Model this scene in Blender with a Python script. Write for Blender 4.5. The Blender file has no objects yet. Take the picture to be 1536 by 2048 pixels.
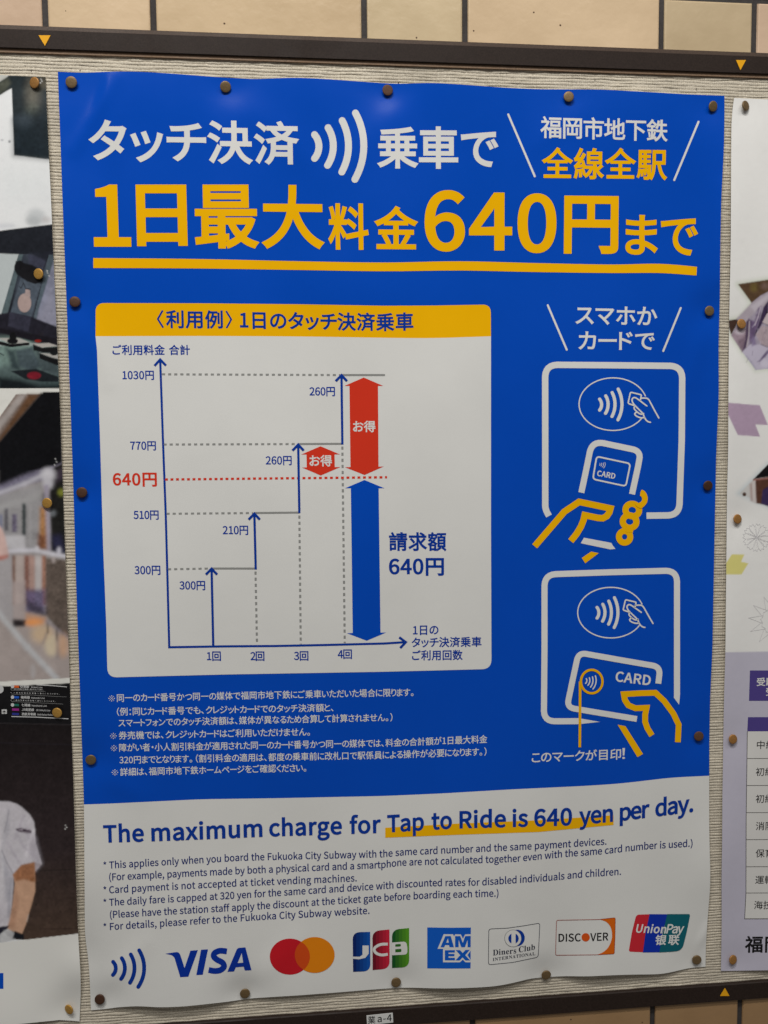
import bpy, bmesh, math, os, random
import numpy as np
from mathutils import Matrix, Vector, Euler
from mathutils.geometry import delaunay_2d_cdt, tessellate_polygon

random.seed(4); RNG = np.random.default_rng(4)
SC = bpy.context.scene
COL = SC.collection
# ------------------------------------------------------------------ camera, world, lights
# Wall frame: X right, Y up, Z out of the wall (metres), origin at the centre of the blue poster.
# Blender: x = X, y = -Z, z = Y + H0
H0 = 1.5
F, CX, CY = 1750.0, 768.0, 1024.0
CR = (-.0743, -.0987, -.0166)
CP = np.array([-.1222, .1201, .9783])
def rotm(a):
    cx, cy, cz = np.cos(a); sx, sy, sz = np.sin(a)
    return (np.array([[1,0,0],[0,cx,-sx],[0,sx,cx]]) @ np.array([[cy,0,sy],[0,1,0],[-sy,0,cy]])
            @ np.array([[cz,-sz,0],[sz,cz,0],[0,0,1]]))
RM = rotm(np.array(CR))
W2B = np.array([[1,0,0],[0,0,-1],[0,1,0]], float)      # wall vector -> blender vector
def w2b(P):
    P = np.asarray(P, float)
    Q = P @ W2B.T
    Q[..., 2] += H0
    return Q
cam = bpy.data.cameras.new('camera'); camo = bpy.data.objects.new('camera', cam); COL.objects.link(camo)
cam.sensor_fit = 'HORIZONTAL'; cam.sensor_width = 36; cam.lens = 36 * F / 1536
cam.clip_start = .02; cam.clip_end = 60
M = Matrix.Identity(4); R3 = W2B @ RM
for i in range(3):
    for j in range(3): M[i][j] = R3[i, j]
c = w2b(CP)
for i in range(3): M[i][3] = c[i]
camo.matrix_world = M
SC.camera = camo

wd = bpy.data.worlds.new("World"); SC.world = wd; wd.use_nodes = True
wd.node_tree.nodes['Background'].inputs[0].default_value = (1, .965, .92, 1)
wd.node_tree.nodes['Background'].inputs[1].default_value = .11
def area(name, X, Y, Z, sx, sy, power, col, tilt=0):
    l = bpy.data.lights.new(name, 'AREA'); l.shape = 'RECTANGLE'; l.size = sx; l.size_y = sy
    l.energy = power; l.color = col
    o = bpy.data.objects.new(name, l); COL.objects.link(o)
    o.location = w2b([X, Y, Z]); o.rotation_euler = (tilt, 0, 0)
    return o
area('ceiling_lamp', -.45, 1.95, 1.25, 1.25, .22, 33, (1, .985, .95), math.radians(15))
area('ceiling_lamp', 1.35, 1.95, 1.25, 1.25, .22, 8, (1, .97, .92), math.radians(15))
area('ceiling_lamp', -.3, 2.45, 2.4, 3.6, .3, 27, (1, .985, .955), math.radians(45))
SC.view_settings.view_transform = 'Standard'; SC.view_settings.look = 'None'
SC.view_settings.exposure = .07; SC.view_settings.gamma = 1
SC.render.engine = 'CYCLES'; SC.cycles.max_bounces = 5

# ------------------------------------------------------------------ projection helpers
def ray(uv):
    uv = np.asarray(uv, float)
    return np.stack([(uv[..., 0]-CX)/F, -(uv[..., 1]-CY)/F, -np.ones(uv.shape[:-1])], -1) @ RM.T
def at(uv, z=0.0):
    """photo pixel -> point of the wall frame at height z above the board"""
    d = ray(uv); t = (z - CP[2]) / d[..., 2]
    return CP + d * t[..., None]
def onto(uv, zf, off=0.0):
    d = ray(uv); z = np.zeros(d.shape[:-1])
    for _ in range(5):
        P = CP + d * ((z + off - CP[2]) / d[..., 2])[..., None]
        z = zf(P[..., 0], P[..., 1])
    return CP + d * ((z + off - CP[2]) / d[..., 2])[..., None]
def lin(c):
    c = np.asarray(c, float) / 255
    return np.where(c <= .04045, c / 12.92, ((c + .055) / 1.055) ** 2.4)
WHITE_SEEN = .515
def ref(r, g, b):
    """colour seen in the photo beside paper white -> reflectance"""
    return np.clip(lin((r, g, b)) / WHITE_SEEN * .80, 0, .95)

# ------------------------------------------------------------------ materials
def new_mat(name):
    m = bpy.data.materials.new(name); m.use_nodes = True
    nt = m.node_tree; b = nt.nodes['Principled BSDF']
    return m, nt, b
def nd(nt, t, **k):
    n = nt.nodes.new(t)
    for a, v in k.items(): setattr(n, a, v)
    return n
INKS = {}
def ink(name, rgb, rough=.20, spec=.20, mottle=.03, paper=True):
    if name in INKS: return INKS[name]
    m, nt, b = new_mat(name)
    b.inputs['Roughness'].default_value = rough
    b.inputs['Specular IOR Level'].default_value = spec
    tc = nd(nt, 'ShaderNodeTexCoord')
    n1 = nd(nt, 'ShaderNodeTexNoise'); n1.inputs['Scale'].default_value = 900; n1.inputs['Detail'].default_value = 2
    nt.links.new(tc.outputs['Object'], n1.inputs['Vector'])
    mr = nd(nt, 'ShaderNodeMapRange')
    mr.inputs['To Min'].default_value = 1 - mottle; mr.inputs['To Max'].default_value = 1 + mottle
    nt.links.new(n1.outputs['Fac'], mr.inputs['Value'])
    n3 = nd(nt, 'ShaderNodeTexNoise'); n3.inputs['Scale'].default_value = 7; n3.inputs['Detail'].default_value = 6; nt.links.new(tc.outputs['Object'], n3.inputs['Vector'])
    m3 = nd(nt, 'ShaderNodeMapRange'); m3.inputs['From Min'].default_value = .3; m3.inputs['From Max'].default_value = .7; m3.inputs['To Min'].default_value = .955; m3.inputs['To Max'].default_value = 1.03
    mm = nd(nt, 'ShaderNodeMath', operation='MULTIPLY'); nt.links.new(n3.outputs['Fac'], m3.inputs['Value']); nt.links.new(m3.outputs[0], mm.inputs[0]); nt.links.new(mr.outputs[0], mm.inputs[1])
    m4 = nd(nt, 'ShaderNodeMapRange'); m4.inputs['From Min'].default_value = .3; m4.inputs['From Max'].default_value = .7; m4.inputs['To Min'].default_value = rough*.8; m4.inputs['To Max'].default_value = rough*1.35
    nt.links.new(n3.outputs['Fac'], m4.inputs['Value']); nt.links.new(m4.outputs[0], b.inputs['Roughness'])
    vm = nd(nt, 'ShaderNodeVectorMath', operation='SCALE'); vm.inputs[0].default_value = tuple(rgb[:3])
    nt.links.new(mm.outputs[0], vm.inputs['Scale'])
    nt.links.new(vm.outputs[0], b.inputs['Base Color'])
    n2 = nd(nt, 'ShaderNodeTexNoise'); n2.inputs['Scale'].default_value = 38; n2.inputs['Detail'].default_value = 3
    nt.links.new(tc.outputs['Object'], n2.inputs['Vector'])
    bp = nd(nt, 'ShaderNodeBump'); bp.inputs['Strength'].default_value = .07; bp.inputs['Distance'].default_value = .002
    nt.links.new(n2.outputs['Fac'], bp.inputs['Height']); nt.links.new(bp.outputs[0], b.inputs['Normal'])
    INKS[name] = m
    return m
PAPER = ink('paper_white', (.79, .785, .76))
BLUE = ink('ink_blue', (.0005, .073, .53))
GOLD = ink('ink_gold', (.97, .50, .0005))
WHITE = ink('unprinted_paper', (.79, .785, .76))
TBLUE = ink('ink_text_blue', (.003, .042, .34))
NAVY = ink('ink_navy', (.004, .020, .17))
RED = ink('ink_red', (.72, .042, .018))
GREY = ink('ink_grey', (.30, .30, .29))
BLACK = ink('ink_black', (.012, .011, .012))

def vcol_mat(name, rough=.24):
    m, nt, b = new_mat(name)
    a = nd(nt, 'ShaderNodeVertexColor'); a.layer_name = 'print'
    nt.links.new(a.outputs['Color'], b.inputs['Base Color'])
    b.inputs['Roughness'].default_value = rough; b.inputs['Specular IOR Level'].default_value = .22
    tc = nd(nt, 'ShaderNodeTexCoord')
    n2 = nd(nt, 'ShaderNodeTexNoise'); n2.inputs['Scale'].default_value = 38; n2.inputs['Detail'].default_value = 3
    nt.links.new(tc.outputs['Object'], n2.inputs['Vector'])
    bp = nd(nt, 'ShaderNodeBump'); bp.inputs['Strength'].default_value = .07; bp.inputs['Distance'].default_value = .002
    nt.links.new(n2.outputs['Fac'], bp.inputs['Height']); nt.links.new(bp.outputs[0], b.inputs['Normal'])
    return m

# ------------------------------------------------------------------ object helpers
def tag(o, label=None, cat=None, group=None, kind=None):
    if label: o['label'] = label
    if cat: o['category'] = cat
    if group: o['group'] = group
    if kind: o['kind'] = kind
    return o
def empty(name, P, **k):
    o = bpy.data.objects.new(name, None); COL.objects.link(o); o.location = w2b(P)
    o.empty_display_size = .05
    return tag(o, **k)
def link(name, me, parent=None):
    o = bpy.data.objects.new(name, me); COL.objects.link(o)
    if parent is not None:
        o.parent = parent
        o.matrix_parent_inverse = Matrix.Translation(-Vector(parent.location))
    return o
def mesh(name, V, Fc, mats, parent=None, smooth=False, midx=None, normals=None):
    me = bpy.data.meshes.new(name)
    me.from_pydata([tuple(v) for v in w2b(V)], [], Fc)
    for m in (mats if isinstance(mats, (list, tuple)) else [mats]): me.materials.append(m)
    if midx is not None: me.polygons.foreach_set('material_index', midx)
    if smooth or normals is not None: me.polygons.foreach_set('use_smooth', [True] * len(me.polygons))
    if normals is not None:
        me.normals_split_custom_set_from_vertices([tuple(n) for n in np.asarray(normals) @ W2B.T])
    me.update()
    return link(name, me, parent)
def box(b0, b1):
    x0, y0, z0 = b0; x1, y1, z1 = b1
    V = [(x0,y0,z0),(x1,y0,z0),(x1,y1,z0),(x0,y1,z0),(x0,y0,z1),(x1,y0,z1),(x1,y1,z1),(x0,y1,z1)]
    Fc = [(3,2,1,0),(4,5,6,7),(0,1,5,4),(1,2,6,5),(2,3,7,6),(3,0,4,7)]
    return V, Fc
def prism(prof, x0, x1):
    """profile in (Y, Z) swept along X; closed"""
    n = len(prof)
    V = [(x0, y, z) for y, z in prof] + [(x1, y, z) for y, z in prof]
    Fc = [(i, (i+1) % n, n + (i+1) % n, n + i) for i in range(n)]
    Fc += [tuple(range(n))[::-1], tuple(range(n, 2*n))]
    return V, Fc

# ------------------------------------------------------------------ paper relief (metres out of the board)
def gsum(items):
    A = np.array(items, float)
    def f(X, Y):
        X = np.asarray(X, float); Y = np.asarray(Y, float)
        z = np.zeros(np.broadcast(X, Y).shape)
        for a, x, y, sx, sy in A:
            z = z + a * np.exp(-((X-x)/sx)**2 - ((Y-y)/sy)**2)
        return z
    return f
def relief(bumps, pins, base=.0016, dent=.024, waves=None, ridges=()):
    bl = []
    for a, px, py, sx, sy in bumps:
        P = at((px, py)); bl.append((a/1000, P[0], P[1], sx/1000, sy/1000))
    rl = [(a/1000, at(p)[:2], at(q)[:2], w/1000) for a, p, q, w in ridges]
    g = gsum(bl); pp = [at(p)[:2] for p in pins]
    def f(X, Y):
        z = base + g(X, Y)
        if waves is not None: z = z + waves(X, Y)
        for a, p, q, w in rl:
            e = q-p; t = np.clip(((X-p[0])*e[0]+(Y-p[1])*e[1])/(e@e), 0, 1)
            dd = (X-p[0]-t*e[0])**2+(Y-p[1]-t*e[1])**2
            z = z+a*np.exp(-dd/w**2)*(.35+.65*np.sin(np.pi*np.clip(t*.8+.1, 0, 1)))
        z = .0014+.5*((z-.0014)+np.sqrt((z-.0014)**2+4e-8))
        k = np.ones_like(z)
        for x, y in pp:
            k = k * (1 - .93 * np.exp(-(((X-x)**2 + (Y-y)**2) / dent**2)))
        return .0009 + (z - .0009) * k
    return f
def normals_of(zf, P, e=.0015):
    X, Y = P[..., 0], P[..., 1]
    gx = (zf(X+e, Y) - zf(X-e, Y)) / (2*e); gy = (zf(X, Y+e) - zf(X, Y-e)) / (2*e)
    n = np.stack([-gx, -gy, np.ones_like(gx)], -1)
    return n / np.linalg.norm(n, axis=-1, keepdims=True)

PINS_M = [(143,165),(451,174),(775,181),(1137,194),(1425,213),(150,604),(164,985),(182,1519),
          (1418,622),(1415,971),(1397,1472),(200,1998),(490,1986),(792,1964),(1092,1949),(1393,1919)]
PINS_L = [(70,166),(78,548),(95,1006),(115,1425),(139,2018)]
PINS_R = [(1490,212),(1482,648),(1474,1038),(1465,1478),(1465,1919)]
def waves_m(X, Y):
    return (.0013 * np.sin(X*15 + 4*Y + 1.1) + .0009 * np.sin(Y*13 - 6*X + .5) + .0004*np.sin(X*37+Y*11)) + .0012
ZM = relief([
    (5.0, 365, 2035, 62, 90), (2.0, 640, 2010, 50, 60), (7.0, 912, 2010, 68, 100), (6.0, 1262, 1975, 72, 90), (3.0, 1180, 1975, 30, 60),
    (2.6, 285, 130, 42, 60), (3.0, 612, 140, 52, 60), (3.4, 905, 150, 60, 55), (2.8, 1270, 165, 50, 60),
    (3.2, 225, 230, 14, 60), (2.2, 1452, 430, 26, 70), (2.4, 1452, 790, 26, 60), (3.0, 1440, 1230, 30, 90), (4.2, 1425, 1740, 40, 60),
    (2.0, 120, 390, 22, 80), (2.0, 140, 800, 22, 70), (2.0, 155, 1250, 24, 80), (3.6, 172, 1760, 30, 70), (-1.5, 176, 1905, 18, 26),
    (2.5, 700, 1000, 200, 260), (1.5, 1080, 1500, 60, 200), (-.8, 1150, 1880, 34, 120), (1.6, 470, 1860, 40, 90)],
    PINS_M, waves=waves_m, ridges=[(1.5, (232,158), (150,300), 9), (1.7, (1448,370), (1440,560), 7), (1.0, (470,200), (640,340), 18), (.9, (800,205), (690,350), 18),
    (1.0, (1150,215), (1040,330), 18), (1.2, (170,640), (215,760), 12), (1.0, (1405,640), (1380,760), 12), (1.1, (200,1540), (280,1590), 14), (1.2, (212,1975), (290,1880), 12),
    (1.3, (1395,1895), (1412,1850), 6), (1.0, (505,1965), (590,1880), 16), (1.0, (1085,1930), (1010,1860), 18), (.7, (600,560), (1000,590), 30), (.8, (350,1800), (700,1700), 30)])
ZL = relief([(2.5, 110, 360, 30, 80), (2.4, 125, 780, 28, 70), (2.4, 140, 1230, 28, 80), (3.4, 160, 1720, 32, 90), (4, 165, 1930, 24, 30),
    (5, 0, 2060, 60, 60)], PINS_L, waves=lambda X, Y: .0007*np.sin(X*19+Y*6)+.0007)
ZR = relief([(2.6, 1460, 420, 28, 70), (2.8, 1455, 850, 26, 70), (2.6, 1450, 1260, 26, 80), (3.0, 1442, 1700, 28, 70), (7, 1640, 1960, 90, 80),
    (2, 1600, 190, 50, 50)], PINS_R, waves=lambda X, Y: .0007*np.sin(X*19+Y*6)+.0007)

# ------------------------------------------------------------------ flat print builder (photo pixels -> on the paper)
def poly_tris(P):
    P = [tuple(map(float, p[:2])) for p in P]
    t = tessellate_polygon([[Vector((x, y, 0)) for x, y in P]])
    out = []
    for a, b, c in t:
        s = (P[b][0]-P[a][0])*(P[c][1]-P[a][1]) - (P[b][1]-P[a][1])*(P[c][0]-P[a][0])
        if abs(s) < 1e-9: continue
        out.append((a, b, c))
    return np.array(P), out
def smooth_pts(P, n=6, closed=False):
    """Catmull-Rom through points"""
    P = [np.array(p, float) for p in P]; N = len(P); out = []
    rng = range(N if closed else N-1)
    for i in rng:
        p0 = P[(i-1) % N] if (closed or i > 0) else P[i]
        p1 = P[i]; p2 = P[(i+1) % N]
        p3 = P[(i+2) % N] if (closed or i+2 < N) else p2
        for k in range(n):
            t = k/n
            out.append(.5*((2*p1)+(-p0+p2)*t+(2*p0-5*p1+4*p2-p3)*t*t+(-p0+3*p1-3*p2+p3)*t**3))
    if not closed: out.append(P[-1])
    return out
def round_corners(P, r, n=6, closed=True):
    P = [np.array(p, float) for p in P]; N = len(P); out = []
    for i in range(N):
        if not closed and i in (0, N-1): out.append(P[i]); continue
        a, b, c = P[i-1], P[i], P[(i+1) % N]
        rr = r[i] if isinstance(r, (list, tuple)) else r
        if rr <= 0: out.append(b); continue
        u = a-b; v = c-b; lu = np.linalg.norm(u); lv = np.linalg.norm(v); q = min(rr, lu*.49, lv*.49)
        s = b + u/lu*q; e = b + v/lv*q; k = b
        for j in range(n+1):
            t = j/n
            # slightly squarer than a quadratic: blend to circle
            out.append((1-t)**2*s + 2*t*(1-t)*(b*.92+(s+e)/2*.08) + t*t*e)
    return out
def stroke_geo(P, w, cap='butt', closed=False):
    P = [np.array(p, float) for p in P]
    Q = [P[0]]
    for p in P[1:]:
        if np.linalg.norm(p-Q[-1]) > .05: Q.append(p)
    P = Q; N = len(P)
    if closed and np.linalg.norm(P[0]-P[-1]) < .05: P = P[:-1]; N -= 1
    h = w/2; L = []; Rr = []
    for i in range(N):
        d1 = P[i]-P[i-1] if (i > 0 or closed) else None
        d2 = P[(i+1) % N]-P[i] if (i < N-1 or closed) else None
        if d1 is None: d1 = d2
        if d2 is None: d2 = d1
        d1 = d1/np.linalg.norm(d1); d2 = d2/np.linalg.norm(d2)
        n1 = np.array([-d1[1], d1[0]]); n2 = np.array([-d2[1], d2[0]])
        m = n1+n2; l = np.linalg.norm(m)
        if l < .3: m = n1; k = 1
        else: m = m/l; k = min(1/max(m@n1, .2), 3.2)
        L.append(P[i]+m*h*k); Rr.append(P[i]-m*h*k)
    V = L+Rr; Fc = []
    for i in range(N if closed else N-1):
        j = (i+1) % N
        Fc += [(i, j, N+j), (i, N+j, N+i)]
    if cap == 'round' and not closed:
        for e, q in ((0, 1), (N-1, N-2)):
            d = P[e]-P[q]; d = d/np.linalg.norm(d); a0 = math.atan2(d[1], d[0])
            b0 = len(V); V.append(P[e])
            for k in range(9):
                a = a0-math.pi/2+math.pi*k/8; V.append(P[e]+h*np.array([math.cos(a), math.sin(a)]))
            Fc += [(b0, b0+1+k, b0+2+k) for k in range(8)]
    return np.array(V), Fc
def ellipse(cx, cy, rx, ry, n=48, a0=0, a1=360, rot=0):
    out = []
    for k in range(n if a1-a0 >= 360 else n+1):
        a = math.radians(a0+(a1-a0)*k/n); x, y = rx*math.cos(a), ry*math.sin(a); r = math.radians(rot)
        out.append((cx+x*math.cos(r)-y*math.sin(r), cy+x*math.sin(r)+y*math.cos(r)))
    return out
def arc3(a, b, c, n=12):
    (ax, ay), (bx, by), (cx, cy) = a, b, c
    d = 2*(ax*(by-cy)+bx*(cy-ay)+cx*(ay-by))
    ux = ((ax**2+ay**2)*(by-cy)+(bx**2+by**2)*(cy-ay)+(cx**2+cy**2)*(ay-by))/d
    uy = ((ax**2+ay**2)*(cx-bx)+(bx**2+by**2)*(ax-cx)+(cx**2+cy**2)*(bx-ax))/d
    r = math.hypot(ax-ux, ay-uy)
    a0 = math.atan2(ay-uy, ax-ux); a1 = math.atan2(by-uy, bx-ux); a2 = math.atan2(cy-uy, cx-ux)
    if a0 < a2 and not (a0 < a1 < a2): a0 += 2*math.pi
    if a0 > a2 and not (a2 < a1 < a0): a2 += 2*math.pi
    return [(ux+r*math.cos(a0+(a2-a0)*k/n), uy+r*math.sin(a0+(a2-a0)*k/n)) for k in range(n+1)]

STEP = 10.0
class Print:
    """collects flat shapes in photo pixels; build() cuts them along the paper's grid and lays them on its relief"""
    def __init__(s): s.parts = []      # (V, F, material, layer)
    def add(s, V, Fc, mat, layer=1):
        s.parts.append((np.asarray(V, float), list(Fc), mat, layer)); return s
    def poly(s, P, mat, layer=1):
        V, Fc = poly_tris(P); return s.add(V, Fc, mat, layer)
    def stroke(s, P, w, mat, layer=1, cap='butt', closed=False):
        V, Fc = stroke_geo(P, w, cap, closed); return s.add(V, Fc, mat, layer)
    def build(s, name, parent, zf, label=None, base=.00022, gap=.00013):
        if not s.parts: return None
        W = {}; UV = []; OFF = []; Fo = []; mi = []; mats = []
        def vid(x, y, l):
            k = (round(x*200), round(y*200), l)
            if k not in W: W[k] = len(UV); UV.append((x, y)); OFF.append(base+gap*(l-1))
            return W[k]
        for V, Fc, mat, layer in s.parts:
            if mat not in mats: mats.append(mat)
            m = mats.index(mat)
            VL = V.tolist()
            for f in Fc:
                for pc in cut([VL[i][:2] for i in f]):
                    ids = []
                    for x, y in pc:
                        i = vid(x, y, layer)
                        if not ids or ids[-1] != i: ids.append(i)
                    if len(ids) > 1 and ids[0] == ids[-1]: ids.pop()
                    if len(set(ids)) < 3 or len(set(ids)) != len(ids): continue
                    ar = sum(UV[ids[k]][0]*UV[ids[(k+1) % len(ids)]][1]-UV[ids[(k+1) % len(ids)]][0]*UV[ids[k]][1] for k in range(len(ids)))
                    if ar > 0: ids.reverse()          # pixel y points down
                    Fo.append(ids); mi.append(m)
        uv = np.array(UV); P = onto(uv, zf, np.array(OFF))
        o = mesh(name, P, Fo, mats, parent, midx=mi, normals=normals_of(zf, P))
        if label: o['label'] = label
        return o
def clip_line(P, ax, c):
    """split a convex polygon at coordinate c"""
    A, B = [], []
    for i in range(len(P)):
        p, q = P[i], P[(i+1) % len(P)]; d, e = p[ax]-c, q[ax]-c
        if d <= 0: A.append(p)
        if d >= 0: B.append(p)
        if (d < 0 < e) or (e < 0 < d):
            t = d/(d-e); r = [p[0]+(q[0]-p[0])*t, p[1]+(q[1]-p[1])*t]; A.append(r); B.append(r)
    return A, B
def cut(P):
    out = [P]
    for ax in (0, 1):
        nxt = []
        for Q in out:
            lo = min(p[ax] for p in Q); hi = max(p[ax] for p in Q)
            if hi-lo < 5: nxt.append(Q); continue
            k = math.floor(lo/STEP)+1
            while k*STEP < hi-1e-4:
                if k*STEP > lo+1e-4:
                    A, Q = clip_line(Q, ax, k*STEP)
                    if len(A) > 2: nxt.append(A)
                k += 1
            if len(Q) > 2: nxt.append(Q)
        out = nxt
    return out

# ------------------------------------------------------------------ lettering
fp = os.path.join(bpy.utils.resource_path('LOCAL'), 'datafiles', 'fonts', 'Noto Sans CJK Regular.woff2')
try: FONT = bpy.data.fonts.load(fp)       # ships inside Blender itself
except Exception: FONT = None
GL = {}
BIG = set('1日最大料金640円まで乗車タッチ決済')
def load_glyphs(chars):
    todo = [c for c in sorted(set(chars)) if c not in GL and c != ' ']
    if not todo: return
    def mk(body, f, res=5):
        c = bpy.data.curves.new('lettering', 'FONT')
        if f and FONT: c.font = FONT
        c.body = body; c.size = 1; c.resolution_u = 10 if body[0] in BIG else res
        o = bpy.data.objects.new('lettering', c); COL.objects.link(o); return o
    asc = lambda ch: ord(ch) < 128
    obs = {}
    for ch in todo:
        obs[ch] = mk(ch, asc(ch))
        if asc(ch): obs[(ch, 'w')] = mk(ch+'H', True)
    obs['Href'] = mk('H', True); obs['Nref'] = mk('日', False)
    dg = bpy.context.evaluated_depsgraph_get(); dg.update()
    R = {}
    for k, o in obs.items():
        ev = o.evaluated_get(dg); me = ev.to_mesh()
        R[k] = (np.array([(v.co.x, v.co.y) for v in me.vertices]).reshape(-1, 2), [tuple(p.vertices) for p in me.polygons]); ev.to_mesh_clear()
    for o in obs.values():
        d = o.data; bpy.data.objects.remove(o); bpy.data.curves.remove(d)
    Hr = R['Href'][0]; em_a = (Hr[:, 1].max()-Hr[:, 1].min())/.733
    Nr = R['Nref'][0]; em_c = (Nr[:, 0].max()-Nr[:, 0].min())/.656
    for ch in todo:
        G, T = R[ch]
        if asc(ch): GL[ch] = (G/em_a, T, (R[(ch, 'w')][0][:, 0].max()-Hr[:, 0].max())/em_a)
        elif ord(ch) >= 0x1D400: GL[ch] = (G/em_c, T, (G[:, 0].max()+.045)/em_c)
        else: GL[ch] = (G/em_c, T, 1.0)
BG = {}
def clean(G, T, dist=2e-4):
    bm = bmesh.new(); vs = [bm.verts.new((x, y, 0)) for x, y in G]
    for f in T:
        try: bm.faces.new([vs[i] for i in f])
        except ValueError: pass
    bmesh.ops.remove_doubles(bm, verts=bm.verts[:], dist=dist)
    bm.verts.index_update()
    V = np.array([(v.co.x, v.co.y) for v in bm.verts]); Fo = []
    for f in bm.faces:
        c = [v.index for v in f.verts]
        a = sum(V[c[i]][0]*V[c[(i+1) % len(c)]][1]-V[c[(i+1) % len(c)]][0]*V[c[i]][1] for i in range(len(c)))
        if abs(a) < 1e-9: continue
        Fo.append(c if a > 0 else c[::-1])
    bm.free()
    return V, Fo
def glyph(ch, w, tries=((2e-4, 1e-5), (2e-3, 1e-5), (2e-4, 1e-4), (4e-3, 2e-4), (1e-3, 1e-6), (7e-3, 1e-5))):
    G, T, adv = GL[ch]
    if w <= 0 or len(G) == 0: return G, T, adv
    if (ch, w) in BG: return BG[(ch, w)]
    V, Fo = clean(G, T, tries[0][0])
    cnt = {}
    for f in Fo:
        for i in range(len(f)):
            a, b = f[i], f[(i+1) % len(f)]; cnt[(a, b)] = 1
    nxt = {}
    bnd = [(a, b) for a, b in cnt if (b, a) not in cnt]
    for a, b in bnd: nxt.setdefault(a, []).append(b)
    prv = {}
    for a, b in bnd: prv.setdefault(b, []).append(a)
    def nrm(a, b):
        d = V[b]-V[a]; l = np.linalg.norm(d)+1e-12
        return np.array([d[1], -d[0]])/l
    mit = {}
    for v in nxt:
        if len(nxt[v]) == 1 and len(prv.get(v, [])) == 1:
            n1 = nrm(prv[v][0], v); n2 = nrm(v, nxt[v][0]); m = n1+n2; l = np.linalg.norm(m)
            if l < .35: mit[v] = None
            else: m = m/l; mit[v] = m*w*min(1/max(m@n1, .3), 1.7)
        else: mit[v] = None
    PV = [tuple(v) for v in V]; PF = [list(f) for f in Fo]
    for a, b in bnd:
        n = nrm(a, b)*w
        ma = mit[a] if mit.get(a) is not None else n; mb = mit[b] if mit.get(b) is not None else n
        i = len(PV); PV += [tuple(V[a]+ma), tuple(V[b]+mb)]
        for t in ((a, i, i+1), (a, i+1, b)):
            p, q, o_ = PV[t[0]], PV[t[1]], PV[t[2]]; ar = (q[0]-p[0])*(o_[1]-p[1])-(q[1]-p[1])*(o_[0]-p[0])
            if abs(ar) > 1e-7: PF.append(list(t) if ar > 0 else list(t[::-1]))
    r = delaunay_2d_cdt([Vector(p) for p in PV], [], PF, 0, tries[0][1])
    def tri_area(VV, FF): return sum(abs(sum(VV[f[k]][0]*VV[f[(k+1) % len(f)]][1]-VV[f[(k+1) % len(f)]][0]*VV[f[k]][1] for k in range(len(f))))/2 for f in FF)
    lim = tri_area(V, Fo)+1.25*w*sum(np.linalg.norm(V[b]-V[a]) for a, b in bnd)+.002
    got = tri_area([(p.x, p.y) for p in r[0]], [f for f, o in zip(r[2], r[5]) if o])
    if got > lim:
        BG[(ch, w)] = glyph(ch, w, tries[1:]) if len(tries) > 1 else (G, T, adv)
        if len(tries) == 1: print('THIN', ch, w)
        return BG[(ch, w)]
    V2 = np.array([(p.x, p.y) for p in r[0]]); F2 = [tuple(f) for f, o in zip(r[2], r[5]) if o]
    BG[(ch, w)] = (V2, F2, adv)
    return BG[(ch, w)]
def is_kana(ch):
    o = ord(ch); return 0x3001 <= o <= 0x30FF or 0xFF00 <= o <= 0xFFEF or ch in '・'
def lean(x, y): return (948-x)/(24000-y)
QUEUE = []
def line(pr, text, pts, em, mat, w=0.0, layer=1, rot=False, shear=0.0, em1=None, track=0.0):
    QUEUE.append((pr, text, pts, em, mat, w, layer, rot, shear, em1, track))
def boxchar(pr, ch, x0, y0, x1, y1, mat, w=.022, layer=1, slope=.02):
    QUEUE.append((pr, ch, (x0, y0, x1, y1, slope), None, mat, w, layer, None, None, None, None))
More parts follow.
